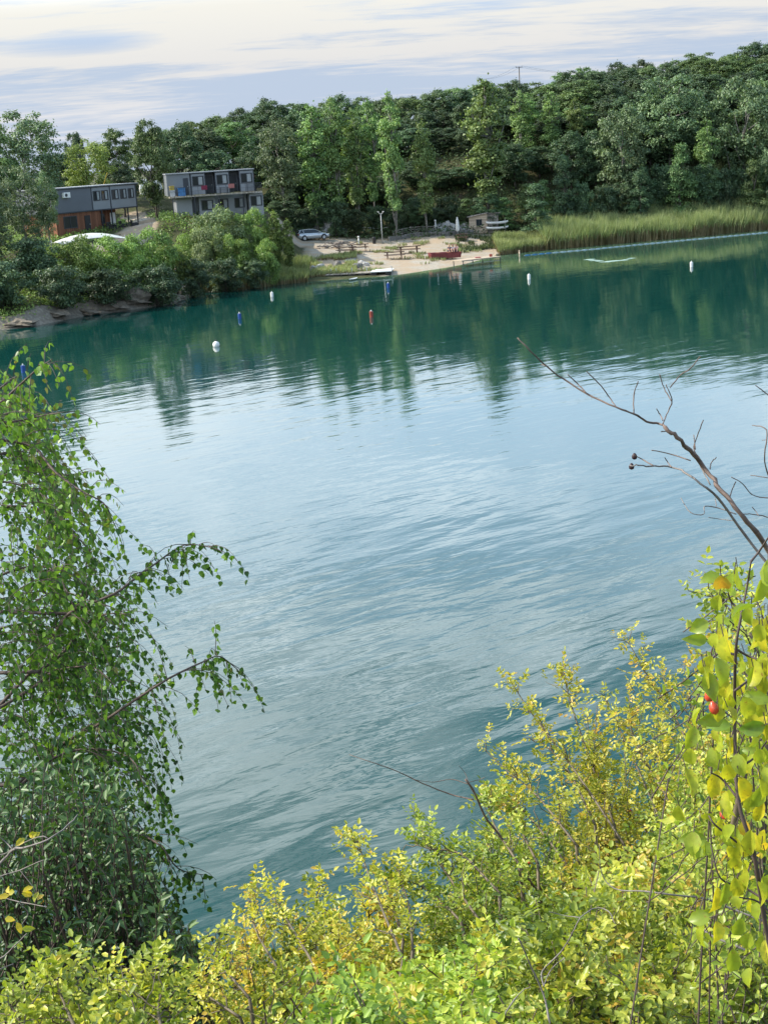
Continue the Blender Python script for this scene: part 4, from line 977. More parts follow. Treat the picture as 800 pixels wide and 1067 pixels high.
# firewood / driftwood heap
def logpile(px, py, n, lab, seed, Lg=1.4):
    p = GH(px, py); r_ = np.random.default_rng(seed); b = MB()
    for i in range(n):
        a = r_.uniform(0, 3.14); c = np.array([r_.normal(0, 1.0), r_.normal(0, 0.5), 0.12+r_.random()*0.35]); d = np.array([math.cos(a), math.sin(a), r_.normal(0, .15)])*Lg/2*r_.uniform(.5, 1)
        b.tube([c-d, c+r_.normal(0, .05, 3), c+d], [0.07, 0.08, 0.05], 6)
    o = b.build('driftwood', MT['dead_grey'], None, True); o.location = p; tag(o, lab, 'driftwood')
logpile(352, 256, 26, 'heap of grey driftwood behind the dark brown picnic table', 1); logpile(345, 259, 18, 'smaller heap of grey driftwood on the gravel below the silver car', 2)

# docks, boats
def wpos(px, py): return G(px, py, 0.0)
p0 = wpos(338, 290); p1 = wpos(408, 286.5); yaw = math.atan2(p1[1]-p0[1], p1[0]-p0[0])
dk = empty('floating_dock', (p0[0], p0[1], 0), yaw, 'long low wooden dock floating along the beach edge', 'dock'); Ld = float(np.hypot(*(p1-p0)[:2]))
part('deck', MT['wood_dock'], dk, [(0, Ld*0.80, -0.7, 1.5, 0.36, 0.46)])
for i in range(5): part('float', MT['black'], dk, [(0.3+i*Ld*0.16, 0.3+i*Ld*0.16+0.8, -0.62, 1.4, -0.15, 0.358)], 0.05)
for x in (0.7, 1.3, Ld*0.4, Ld*0.62): b = MB(); b.tube([(x, 0.75, -1.0), (x, 0.75, 1.0)], 0.05, 6); b.build('mooring_post', MT['steel'], dk)
q0 = wpos(386, 288.5); pl = empty('floating_platform', (q0[0], q0[1]+0.3, 0), yaw+0.05, 'white topped swimming platform at the right end of the dock', 'platform')
part('top', MT['white'], pl, [(0, 2.4, 0.0, 3.6, 0.46, 0.54)]); 
for x in (0.1, 1.7):
    for y in (0.1, 1.3, 2.5): part('float', MT['black'], pl, [(x, x+0.6, y, y+0.8, -0.12, 0.458)], 0.05)
lad = MB(); 
for y in (0.5, 0.9): lad.tube([(2.43, y, -0.5), (2.43, y, 1.0), (2.2, y, 1.0)], 0.02, 5)
lad.build('ladder', MT['steel'], pl)
a_ = GH(366, 270); c_ = wpos(361, 288); d_ = a_-c_; yaw2 = math.atan2(d_[1], d_[0])
rmp = empty('gangway', (c_[0], c_[1]+0.5, 0.40), yaw2, 'pale gangway board leading from the gravel down to the dock', 'gangway'); Lr = float(np.hypot(d_[0], d_[1])); dz = gz(a_[0], a_[1])+0.08-0.40
b = MB(); b.add([(0, -0.6, 0), (Lr, -0.6, dz), (Lr, 0.6, dz), (0, 0.6, 0), (0, -0.6, 0.07), (Lr, -0.6, dz+0.07), (Lr, 0.6, dz+0.07), (0, 0.6, 0.07)], [(0, 3, 2, 1), (4, 5, 6, 7), (0, 1, 5, 4), (1, 2, 6, 5), (2, 3, 7, 6), (3, 0, 4, 7)]); b.build('board', MT['rock'], rmp)
b = MB()
for i in range(int(Lr/0.5)): t = (i+0.5)*0.5/Lr; b.box(t*Lr-0.02, t*Lr+0.02, -0.55, 0.55, t*dz+0.072, t*dz+0.10)
b.build('tread', MT['wood_grey'], rmp)
p = wpos(368, 291.5); o = empty('paddle_board', (p[0], p[1]-0.3, 0.0), 1.1, 'short pale board leaning on the front edge of the dock', 'board'); b = MB(); hull(b, 2.0, 0.5, 0.12); x_ = b.build('hull', MT['white'], o, True); x_.location = (0, 0, 0.05)
p = wpos(332, 289); bt = empty('rowing_boat', (p[0], p[1], -0.08), 0.12, 'small dark green rowing boat moored at the left end of the dock', 'boat')
b = MB(); hull(b, 3.1, 1.25, 0.5); b.build('hull', MT['green_boat'], bt, True); b = MB(); b.box(-0.5, -0.2, -0.5, 0.5, 0.35, 0.39); b.build('seat', MT['wood_dock'], bt); b = MB(); b.box(0.6, 0.9, -0.5, 0.5, 0.35, 0.39); b.build('seat', MT['wood_dock'], bt)
# maroon boat on the sand, upturned pontoon-like barge
p0 = GH(448.5, 270); p1 = GH(479, 270.5); yaw = math.atan2(p1[1]-p0[1], p1[0]-p0[0])
bt = empty('beached_barge', (p0[0], p0[1], p0[2]), yaw, 'long flat maroon barge lying on the sand near the jetty', 'boat'); Lb = float(np.hypot(*(p1-p0)[:2]))
b = MB(); b.add([(0, -0.5, 0.0), (Lb, -0.5, -0.05), (Lb+0.1, -0.6, 0.62), (-0.1, -0.6, 0.72), (0, 0.9, 0.0), (Lb, 0.9, -0.05), (Lb+0.1, 1.0, 0.62), (-0.1, 1.0, 0.72), (0.05, -0.5, 0.60), (Lb-0.05, -0.5, 0.50), (Lb-0.05, 0.9, 0.50), (0.05, 0.9, 0.60)],
  [(0, 1, 2, 3), (1, 5, 6, 2), (5, 4, 7, 6), (4, 0, 3, 7), (0, 4, 5, 1), (3, 2, 9, 8), (2, 6, 10, 9), (6, 7, 11, 10), (7, 3, 8, 11), (8, 9, 10, 11)]); b.build('hull', MT['maroon'], bt, bevel=0.02)
b = MB()
for x in (Lb*0.25, Lb*0.6): b.box(x, x+0.3, -0.45, 0.88, 0.62, 0.66)
b.build('thwart', MT['wood_red'], bt)
# jetty on legs
p0 = wpos(480, 278); p1 = wpos(519.5, 273.5); yaw = math.atan2(p1[1]-p0[1], p1[0]-p0[0]); Lj = float(np.hypot(*(p1-p0)[:2]))
zt = S(500, 269, (p0[1]+p1[1])/2)[2]
jt = empty('jetty', (p0[0], p0[1], 0), yaw, 'short jetty with a pale top on thin legs at the right end of the beach', 'jetty')
part('deck', MT['wood_shed'], jt, [(-0.2, Lj, -0.5, 1.6, zt-0.12, zt)])
for x in (0.0, Lj*0.5, Lj-0.15):
    for y in (-0.45, 1.5): b = MB(); b.tube([(x+0.05, y, -1.4), (x+0.05, y, zt-0.122)], 0.05, 6); b.build('leg', MT['trim'], jt)
b = MB(); b.box(0, Lj-0.1, -0.4, -0.34, 0.25, 0.33); b.build('brace', MT['wood_grey'], jt)
def onj(x, y): return (p0[0]+x*math.cos(yaw)-y*math.sin(yaw), p0[1]+x*math.sin(yaw)+y*math.cos(yaw), zt)
for x, mat, lab, wd in ((Lj*0.52, MT['pink'], 'folded pink towel on the middle of the jetty', 0.7), (Lj*0.86, MT['red'], 'small red bag near the outer end of the jetty', 0.35)):
    o = part('towel' if 'towel' in lab else 'bag', mat, None, [(-wd/2, wd/2, -0.2, 0.2, 0.0, 0.14 if wd > .5 else 0.3)], 0.05); o.location = onj(x, 0.5); tag(o, lab, 'towel' if 'towel' in lab else 'bag')
# log kerb at the right of the beach
p0 = GH(516, 266.5); p1 = GH(551, 260.5); b = MB(); mid = (p0+p1)/2; b.tube([p0-mid+[0, 0, 0.12], [0, 0, 0.16], p1-mid+[0, 0, 0.12]], [0.16, 0.18, 0.14], 8); o = b.build('log', MT['wood_shed'], None, True); o.location = mid; tag(o, 'long orange brown log lying at the waterline beside the reeds', 'log')
p = wpos(541, 267); b = MB(); b.tube([(0, 0, -1.2), (0, 0, 0.75)], 0.09, 8); o = b.build('mooring_post', MT['wood_shed'], None, True); o.location = (p[0], p[1], 0); tag(o, 'short wooden stake in the water where the float line starts', 'post')
# float line in front of the reeds
pts = [wpos(546, 266.3), wpos(575, 263.6), wpos(620, 259.6), wpos(670, 254.6), wpos(720, 249.8), wpos(770, 245.2), wpos(812, 241.0)]
o0 = np.array(pts[0]); fl = empty('float_line', o0, 0, 'thin pale blue float line stretched in front of the reed bed', 'float line')
b = MB(); b.tube([np.array(p)-o0+[0, 0, 0.03] for p in pts], 0.035, 5); b.build('rope', MT['steel'], fl)
for nm, seg, mt in (('blue_floats', pts[:2], 'blue'), ('pale_floats', pts[1:], 'floatpale')):
    cen = []; rad = []
    for a_, c_ in zip(seg[:-1], seg[1:]):
        n = int(np.linalg.norm(np.array(c_)-a_)/0.9); d = (np.array(c_)-a_)/n
        for i in range(n):
            for f_, rr_ in ((0.05, .028), (0.15, .055), (0.5, .085), (0.85, .055), (0.95, .028)): cen.append(np.array(a_)+d*(i+f_)-o0+[0, 0, 0.03]); rad.append(rr_)
    b = MB(); b.tube(cen, rad, 6); b.build(nm, MT[mt], fl)
# buoys
def buoy(px, py, mat, lab, ht_=0.50, r0=0.16, ball=False, capm='cloth_white'):
    p = wpos(px, py); o = empty('buoy', (p[0], p[1], 0), rng.uniform(0, 6), lab, 'buoy', 'swimming buoys on the water')
    b = MB()
    if ball: b.lathe([(0.05, -0.2), (0.22, -0.05), (0.27, 0.12), (0.22, 0.30), (0.10, 0.38), (0.02, 0.4)], n=14)
    else: b.lathe([(r0*0.9, -0.3), (r0, -0.2), (r0, ht_*0.93), (r0*0.92, ht_*0.98), (r0*0.6, ht_)], n=14)
    b.build('float', MT[mat], o, ball)
    b = MB(); b.lathe([(0.05, 0), (0.06, 0.07), (0.03, 0.12)], (0, 0, 0.4 if ball else ht_), 8); b.build('cap', MT[capm], o)
buoy(720, 278, 'white', 'white cylindrical buoy farthest right, before the reeds'); buoy(551, 291, 'white', 'white cylindrical buoy in front of the jetty and shed')
buoy(250, 332, 'navy', 'blue buoy between the two leftmost white buoys', 0.46); buoy(387, 330.5, 'red', 'red cylindrical buoy in front of the white platform', 0.5)
buoy(225.5, 361, 'white', 'round white ball buoy, nearest to the viewer', ball=True, capm='trim'); buoy(283.5, 309, 'white', 'short white buoy in front of the waterline reeds', 0.42)
buoy(404.5, 300, 'navy', 'blue buoy just in front of the white platform', 0.5); buoy(25, 388, 'navy', 'blue buoy at the far left above the birch twigs', 0.5)
# foam streak left by a swimmer
b = MB(); r_ = np.random.default_rng(5); c0 = wpos(630, 272)
for px_, py_, ln, wd in ((614, 270.4, 1.2, .22), (619, 271.4, 1.3, .12), (624, 272.0, .9, .2), (641, 271.8, 2.6, .16), (633, 272.8, 1.8, .1), (650, 271.0, 1.2, .08), (657, 269.2, 1.0, .05)):
    p = wpos(px_, py_)-c0; vs = [(p[0], p[1], 0.07)]; n = 18
    for i in range(n): a = 6.283*i/n; k = r_.uniform(.65, 1.2); vs.append((p[0]+math.cos(a)*ln*k*0.55, p[1]+math.sin(a)*wd*k*3.0, 0.012))
    b.add(vs, [(0, 1+i, 1+(i+1) % n) for i in range(n)])
m = newmat('foam'); out(bsdf((0.30, 0.42, 0.36), 0.5, 0.3)); o = b.build('foam', m, None, True); o.location = c0; tag(o, 'pale streaks of foam on the green shallows before the reeds', 'foam', kind='stuff')

# utility pole and cables on the crest
p = S(541, 84, 266); zb = gz(p[0], p[1]); zt_ = S(540.5, 70, 266)[2]
up_ = empty('utility_pole', (p[0], p[1], zb), 0.1, 'utility pole with a crossarm rising above the wood', 'utility pole')
b = MB(); b.tube([(0, 0, -0.2), (0, 0, zt_-zb)], [0.11, 0.08], 8); b.build('pole', MT['bark'], up_, True)
b = MB(); b.box(-0.6, 0.6, -0.04, 0.04, zt_-zb-0.07, zt_-zb); b.build('crossarm', MT['bark'], up_)
for x in (-0.5, 0, 0.5): b = MB(); b.lathe([(0.03, 0), (0.04, 0.08), (0.02, 0.16)], (x, 0, zt_-zb+0.001), 8); b.build('insulator', MT['trim'], up_)
for tx, ty, yy, lab in ((500, 84, 262, 'thin cables running left from the utility pole'), (640, 78, 268, 'thin cables running right from the utility pole')):
    e = S(tx, ty, yy); a = np.array([p[0], p[1], zt_]); b = MB()
    for dx in (-0.5, 0.5): b.tube([np.array([dx, 0, 0.2])+(e-a)*t+np.array([0, 0, -2.2*t*(1-t)]) for t in np.linspace(0, 1, 9)], 0.012, 4)
    o = b.build('cable', MT['trim']); o.location = a; tag(o, lab, 'cable')

# people sitting behind the barge
def skinfig(name, verts, edges, radii, mat, parent=None, sub=1):
    me = bpy.data.meshes.new(name); me.from_pydata([tuple(map(float, v)) for v in verts], edges, []); me.update(); o = link(name, me, mat, parent)
    sk = o.modifiers.new('skin', 'SKIN'); 
    if not me.skin_vertices: 
        bm_ = None
    for i, r in enumerate(radii): me.skin_vertices[0].data[i].radius = (r, r) if not isinstance(r, tuple) else r
    me.skin_vertices[0].data[0].use_root = True
    s2 = o.modifiers.new('sub', 'SUBSURF'); s2.levels = sub; s2.render_levels = sub; return o
MT['skin'] = plain('skin', (0.42, 0.24, 0.17), 0.6, var=0.08); MT['hair'] = plain('hair', (0.05, 0.03, 0.02), 0.7); MT['hair_lite'] = plain('hair_light', (0.55, 0.42, 0.28), 0.7)
MT['shirt_pink'] = plain('shirt_pink', (0.62, 0.36, 0.36), 0.9); MT['shirt_navy'] = plain('shirt_navy', (0.03, 0.06, 0.12), 0.9); MT['shirt_white'] = plain('shirt_white', (0.66, 0.60, 0.58), 0.9)
BQ0 = GH(448.5, 270); BQ1 = GH(479, 270.5); BYAW = math.atan2(BQ1[1]-BQ0[1], BQ1[0]-BQ0[0]); BL = float(np.hypot(*(BQ1-BQ0)[:2]))
def person(fr_, yaw, shirt, hair, lab):
    x = BL*fr_; p = (BQ0[0]+x*math.cos(BYAW)-0.93*math.sin(BYAW), BQ0[1]+x*math.sin(BYAW)+0.93*math.cos(BYAW), BQ0[2]+0.60); o = empty('person', (p[0], p[1], p[2]), yaw, lab, 'person')
    V_ = [(0, 0, .12), (0, .02, .32), (0, .0, .52), (0, -.02, .64), (0, -.03, .74), (0, -.04, .84),      # pelvis spine neck head
          (-.19, 0, .56), (-.25, -.12, .34), (-.17, -.34, .30), (-.15, -.42, .30), (.19, 0, .56), (.25, -.10, .34), (.18, -.32, .26), (.16, -.40, .25),
          (-.11, -.05, .12), (-.17, -.42, .46), (-.15, -.66, .07), (-.15, -.84, .05), (.11, -.05, .12), (.17, -.44, .44), (.16, -.70, .07), (.16, -.88, .05), (0, -.05, .93)]
    E_ = [(0, 1), (1, 2), (2, 3), (3, 4), (4, 5), (5, 22), (2, 6), (6, 7), (7, 8), (8, 9), (2, 10), (10, 11), (11, 12), (12, 13), (0, 14), (14, 15), (15, 16), (16, 17), (0, 18), (18, 19), (19, 20), (20, 21)]
    R_ = [.15, .13, .15, .055, .075, .095, .055, .042, .032, .03, .055, .042, .032, .03, .095, .065, .045, .035, .095, .065, .045, .035, .06]
    skinfig('body', V_, E_, R_, MT['skin'], o)
    if shirt: skinfig('shirt', [(0, 0, .16), (0, .02, .34), (0, 0, .53), (-.2, 0, .555), (.2, 0, .555), (-.235, -.07, .44), (.235, -.06, .44)], [(0, 1), (1, 2), (2, 3), (2, 4), (3, 5), (4, 6)], [.17, .155, .17, .07, .07, .058, .058], MT[shirt], o)
    skinfig('shorts', [(0, 0, .13), (-.12, -.06, .13), (-.15, -.28, .32), (.12, -.06, .13), (.15, -.28, .32)], [(0, 1), (1, 2), (0, 3), (3, 4)], [.16, .11, .08, .11, .08], MT['shirt_navy'], o)
    skinfig('hair', [(0, .0, .82), (0, -.01, .93), (0, .03, .74)], [(0, 1), (0, 2)], [.10, .085, .06], MT[hair], o)
person(0.72, 0.2, 'shirt_navy', 'hair_lite', 'person in a dark top with light hair, sitting on the maroon barge')
person(0.84, -0.1, 'shirt_white', 'hair', 'person in a pale top sitting between two others on the maroon barge')
person(0.96, -0.2, 'shirt_pink', 'hair', 'person in a pink top sitting at the right end of the maroon barge')

# ------------------------------------------------------------------ foreground plants on the near bank
class Twigs:
    """collects stems and leaves of one plant in world space"""
    def __init__(s): s.mb = MB(); s.P = []; s.D = []; s.N = []; s.L = []; s.W = []; s.T = []
    def leaf(s, p, d, n, l, w_, t): s.P.append(p); s.D.append(d); s.N.append(n); s.L.append(l); s.W.append(w_); s.T.append(t)
    def finish(s, root, mat, stemmat, shape='ovate', fname='foliage', sname='stems'):
        o0 = np.array(root.location)
        s.mb.v = [tuple(np.array(v)-o0) for v in s.mb.v]
        s.mb.build(sname, stemmat, root, True)
        if s.P: leaves(fname, np.array(s.P)-o0, s.D, s.N, np.array(s.L), np.array(s.W), np.array(s.T), mat, root, shape)
def poly_at(pts, t):
    k = t*(len(pts)-1); i = min(int(k), len(pts)-2); f = k-i; return pts[i]*(1-f)+pts[i+1]*f, nrm(pts[i+1]-pts[i])
def smooth_poly(pts, n):
    pts = [np.asarray(p, float) for p in pts]; P = [2*pts[0]-pts[1]]+pts+[2*pts[-1]-pts[-2]]; o = []
    for i in range(len(pts)-1):
        a, b_, c, d = P[i:i+4]
        for t in np.linspace(0, 1, n, endpoint=False): o.append(0.5*((2*b_)+(-a+c)*t+(2*a-5*b_+4*c-d)*t*t+(-a+3*b_-3*c+d)*t**3))
    o.append(pts[-1]); return o
SUNV = np.array(sdir)
def compound(T, r, p, d, tint, l=0.021, n=5):
    """a pinnate leaf: leaflets in pairs along a short stalk and one at the tip"""
    upv = nrm(np.array([0, -0.25, 1.0])+r.normal(0, 0.45, 3)); side = nrm(np.cross(d, upv)); rl = l*2.6
    for k in range(n//2):
        q = p+d*rl*(0.38+0.36*k)
        for s_ in (-1, 1): T.leaf(q, nrm(d*0.45+side*s_+r.normal(0, .15, 3)), upv+r.normal(0, .3, 3), l*r.uniform(.7, 1.25), l*r.uniform(.5, .75), tint+r.normal(0, .12))
    T.leaf(p+d*rl, d, upv, l*1.15, l*.68, tint+r.normal(0, .07))
def rose_cane(T, r, pts, rad, tint, l=0.019, twigs=9, tw=(0.10, 0.28), step=0.030, t0=0.3, bare=0.0):
    T.mb.tube(pts, list(np.linspace(rad, rad*0.25, len(pts))), 5)
    Lc = sum(np.linalg.norm(b_-a) for a, b_ in zip(pts[:-1], pts[1:]))
    def dress(poly, start, tn):
        Lp = sum(np.linalg.norm(b_-a) for a, b_ in zip(poly[:-1], poly[1:])); k = max(2, int(Lp*(1-start)/step))
        for i in range(k+1):
            if r.random() < bare: continue
            p, d = poly_at(poly, min(1, start+(1-start)*i/k)); dd = nrm(d*0.5+nrm(r.normal(size=3))*0.9+np.array([0, 0, .25]))
            compound(T, r, p, dd, tn+r.normal(0, .10), l*r.uniform(.65, 1.4), 5 if r.random() < .7 else 7)
    dress(pts, max(t0, 0.5), tint)
    for k in range(twigs):
        t = r.uniform(t0, 0.97); p, d = poly_at(pts, t); out_ = nrm(np.cross(d, r.normal(size=3)))
        dd = nrm(d*0.7+out_*0.8+np.array([0, 0, 0.45])); ln = r.uniform(*tw)*(1.2-0.5*t)
        tp = [p+dd*ln*u+np.array([0, 0, -0.25*ln*u*u])+r.normal(0, .006, 3)*(u > 0) for u in np.linspace(0, 1, 5)]
        T.mb.tube(tp, [rad*.45, rad*.38, rad*.3, rad*.22, rad*.15], 4, cap=False); dress(tp, 0.12, tint+r.normal(0, .10))
def inpoly(px, py, poly):
    c = False; n = len(poly)
    for i in range(n):
        (x1, y1), (x2, y2) = poly[i], poly[(i+1) % n]
        if (y1 > py) != (y2 > py) and px < (x2-x1)*(py-y1)/(y2-y1)+x1: c = not c
    return c
def sample_poly(r, poly, n):
    xs_ = [p[0] for p in poly]; ys_ = [p[1] for p in poly]; o = []
    while len(o) < n:
        a, b_ = r.uniform(min(xs_), max(xs_)), r.uniform(min(ys_), max(ys_))
        if inpoly(a, b_, poly): o.append((a, b_))
    return o
def hips(root, r, pts, size=0.011):
    o0 = np.array(root.location); first = None
    for p in pts:
        if first is None:
            b = MB(); b.lathe([(0.15, -1.5), (0.75, -1.1), (1.0, -0.3), (0.85, 0.5), (0.4, 1.0), (0.25, 1.3)], n=8); first = b.build('rose_hip', MT['hip'], root, True); o = first
        else: o = first.copy(); COL.objects.link(o); o.parent = root
        o.location = np.array(p)-o0; k = size*r.uniform(.8, 1.2)*0.62; o.scale = (k, k, k); o.rotation_euler = (r.normal(0, .6), r.normal(0, .6), 0)
def rose_bush(label, seed, poly, depth, n_canes, mat, tint, extra=(), l=0.0185, thick=0.8, n_hip=0, step=0.026, twigs=13, bare=0.0, basepx=None, tsp=0.21):
    r = np.random.default_rng(seed); T = Twigs()
    cx = np.mean([p[0] for p in poly]); yb = depth(np.mean([p[1] for p in poly]))
    bp = S(basepx or cx, 900, yb); base = np.array([bp[0], yb, gz(bp[0], yb)])
    root = empty('rose_bush', base, 0, label, 'rose bush'); tips = []
    for px, py in sample_poly(r, poly, n_canes):
        y = depth(py)+r.uniform(-0.15, thick); tips.append(S(px, py, y))
    for tp in tips:
        b0 = base+np.array([r.normal(0, .35)+0.3*(tp[0]-base[0]), r.normal(0, .3)+0.35*(tp[1]-base[1]), 0]); b0[2] = gz(b0[0], b0[1])-0.03
        mid = (b0+tp)/2+np.array([(b0[0]-tp[0])*0.15, (b0[1]-tp[1])*0.2, 0.25])+r.normal(0, .06, 3)
        pts = [(1-u)**2*b0+2*u*(1-u)*mid+u*u*tp for u in np.linspace(0, 1, 12)]
        rose_cane(T, r, pts, r.uniform(.004, .008), tint+r.normal(0, tsp), l, twigs, step=step, t0=0.45, bare=bare)
    for poly_, dy in extra:
        pts = smooth_poly([S(a, b_, depth(b_)+dy) for a, b_ in poly_], 4)
        rose_cane(T, r, pts, .006, tint+0.05+r.normal(0, .06), l, int(6+len(pts)*0.7), tw=(0.06, 0.17), step=step*1.1, t0=0.1, bare=bare)
        b0 = np.array([base[0]+r.normal(0, .2), base[1]+r.normal(0, .2), 0]); b0[2] = gz(b0[0], b0[1]); T.mb.tube(smooth_poly([b0, (b0+pts[0])/2+[0, 0, .1], pts[0]], 4), [.011]*8+[.006], 5)
    if n_hip:
        idx = r.choice(len(T.P), n_hip, replace=False); hips(root, r, [np.array(T.P[i])+[0, -0.04, -0.01] for i in idx])
    T.finish(root, MT[mat], MT['rose_stem']); return root
dep = lambda py: float(np.interp(py, [600, 700, 800, 900, 1000, 1080], [6.6, 6.3, 5.9, 5.3, 4.6, 4.2]))
dep2 = lambda py: float(np.interp(py, [700, 850, 1000, 1080], [4.6, 4.1, 3.5, 3.2]))
rose_bush('tall yellow-green rose bush with long sprays, right of the fallen dead twig', 1,
   [(560, 905), (565, 830), (590, 770), (600, 735), (640, 725), (665, 720), (705, 735), (740, 745), (790, 760), (800, 920), (560, 920)], dep, 95, 'rose', 0.58,
   [([(650, 880), (600, 805), (555, 745), (529, 706)], 0), ([(640, 860), (610, 780), (592, 725), (586, 692)], .2), ([(600, 880), (560, 830), (530, 805), (500, 777)], -.1), ([(760, 860), (710, 760), (672, 700), (650, 661)], .3), ([(730, 800), (720, 740), (716, 695)], .3), ([(740, 820), (700, 740), (690, 700)], .2), ([(690, 860), (650, 770), (628, 725)], .1), ([(620, 860), (590, 800), (560, 770)], .1), ([(700, 840), (660, 770), (655, 715)], .0), ([(590, 900), (550, 850), (515, 825)], 0)], n_hip=8)
rose_bush('golden yellow rose bush left of the middle with two upright sprays', 2,
   [(215, 1075), (235, 1020), (250, 975), (262, 948), (300, 940), (345, 935), (385, 925), (430, 950), (440, 1075)], dep, 95, 'rose', 0.60,
   [([(420, 1000), (395, 940), (380, 900), (372, 872)], -.1), ([(330, 1010), (300, 960), (278, 925)], 0), ([(290, 1010), (265, 965), (262, 922)], 0.1), ([(420, 980), (405, 930), (400, 905)], .1), ([(260, 1040), (235, 1010), (222, 985)], 0), ([(350, 1000), (330, 950), (335, 915)], .2), ([(250, 1060), (220, 1040), (205, 1030)], 0), ([(430, 990), (425, 940), (412, 905)], 0)], n_hip=10)
rose_bush('thin green sprigged rose bush under the fallen dead twig, in the middle', 3,
   [(420, 1000), (440, 930), (470, 890), (520, 850), (570, 850), (600, 900), (590, 1000)], dep, 80, 'rosegreen', 0.52,
   [([(500, 960), (465, 910), (445, 880), (437, 850)], .1), ([(520, 930), (480, 890), (450, 885), (432, 880)], 0), ([(540, 900), (515, 860), (505, 830)], 0), ([(560, 900), (535, 850), (520, 820)], .1), ([(480, 960), (450, 930), (420, 915)], .1)], n_hip=6)
rose_bush('fresh green rose bush with red hips filling the lower right corner', 4,
   [(500, 1080), (520, 960), (600, 910), (700, 890), (815, 880), (815, 1080)], dep2, 92, 'rosegreen', 0.50, l=0.022, n_hip=14)
rose_bush('green rose bush at the right edge behind the drooping yellow leaves', 5,
   [(640, 930), (680, 820), (730, 760), (760, 700), (815, 640), (815, 940)], lambda py: dep(py)-0.9, 75, 'rosegreen', 0.58,
   [([(800, 700), (780, 640), (762, 612)], -1.0), ([(800, 690), (765, 640), (735, 618)], -1.2), ([(790, 720), (760, 680), (742, 655)], -1.0)], n_hip=8)
rose_bush('yellow-green rose bush at the bottom edge, middle left', 6,
   [(330, 1080), (350, 1030), (430, 1000), (520, 990), (540, 1080)], dep2, 56, 'rosegreen', 0.62, l=0.022, n_hip=5)
rose_bush('yellow-green rose sprays along the bottom left corner', 7,
   [(-15, 1080), (10, 1050), (60, 1035), (110, 1050), (160, 1050), (180, 1080)], dep2, 34, 'rose', 0.42,
   [([(80, 1075), (65, 1040), (58, 1018)], 0), ([(150, 1080), (145, 1040), (148, 1010)], 0), ([(170, 1080), (165, 1050), (172, 1025)], 0), ([(100, 1080), (105, 1050), (115, 1030)], .1), ([(30, 1080), (20, 1060), (8, 1045)], 0)], l=0.018)

# birch with hanging twigs
r = np.random.default_rng(99); T = Twigs()
bb = np.array([-4.3, 8.4, gz(-4.3, 8.4)])
birch = empty('birch_tree', bb, 0, 'weeping birch whose leafy twigs hang in from the left edge', 'tree')
trk = smooth_poly([bb+[0, 0, -.1], bb+[0.1, -.05, 1.5], bb+[0.05, 0.1, 3.5], bb+[0.35, 0, 5.5], bb+[0.5, 0, 7.5], bb+[0.6, 0.1, 9.0]], 4)
b = MB(); b.tube([p-bb for p in trk], list(np.linspace(.13, .03, len(trk))), 10); b.build('trunk', MT['bark_pale'], birch, True)
def strand(p, ln, drift, l=0.036, tint=0.45, step=0.034):
    n = max(4, int(ln/0.06)); pts = [p]; d = nrm(np.array(drift, float))
    for i in range(n):
        d = nrm(d+np.array([0, 0, -0.32])+r.normal(0, .07, 3)); pts.append(pts[-1]+d*ln/n)
    T.mb.tube(pts, list(np.linspace(.0022, .0009, len(pts))), 4, cap=False); k = max(2, int(ln/step))
    for i in range(k):
        q, dd = poly_at(pts, (i+r.random())/k)
        side = nrm(np.array([r.normal(), r.normal(), -0.5-r.random()*0.8])); q2 = q+side*0.012; ld = nrm(side*0.5+np.array([0, 0, -0.8])+r.normal(0, .35, 3))
        T.leaf(q2, ld, rsph(r, 1)[0]*1.0+np.array([-0.3, -0.5, 0.25]), l*r.uniform(.7, 1.2), l*r.uniform(.75, .95), tint+r.normal(0, .17))
branches = [  # pixel tracks, distance, and a tint painting bright upper leaves, shaded lower ones
 ([(-60, 800), (14, 720), (45, 685), (75, 654), (91, 636), (133, 619), (157, 601), (178, 586), (196, 573), (212, 567), (241, 572)], 7.2, .52),
 ([(-40, 860), (40, 800), (80, 775), (115, 756), (154, 730), (190, 707), (225, 690), (243, 684), (262, 698)], 6.9, .55),
 ([(-30, 440), (0, 420), (20, 402), (40, 384), (55, 374)], 7.6, .75), ([(-40, 445), (10, 440), (45, 433), (82, 429)], 7.4, .75),
 ([(-50, 450), (0, 458), (35, 466), (72, 492), (100, 512), (122, 524), (131, 541)], 7.2, .72), ([(-40, 470), (20, 475), (45, 490), (80, 495), (104, 492)], 7.5, .65),
 ([(-60, 560), (0, 530), (40, 530), (75, 545), (105, 570), (110, 590)], 7.8, .6), ([(-60, 640), (0, 600), (40, 590), (75, 600), (95, 640)], 7.3, .5), ([(95, 640), (100, 620), (104, 590), (108, 572)], 7.2, .5),
 ([(40, 700), (80, 680), (105, 650), (125, 640), (150, 640)], 7.0, .5), ([(-40, 760), (30, 720), (70, 700), (110, 695), (135, 715)], 6.9, .5), ([(-40, 900), (60, 860), (120, 858), (150, 866), (180, 880), (200, 905), (228, 912)], 6.8, .45),
 ([(20, 820), (70, 790), (110, 780), (150, 790), (165, 820)], 6.8, .45), ([(-60, 700), (-10, 660), (30, 650), (60, 660), (85, 690)], 7.6, .4), ([(-60, 500), (-20, 500), (20, 505), (50, 520), (75, 545)], 7.9, .6),
 ([(-40, 430), (0, 405), (10, 396), (18, 392)], 7.9, .7)]
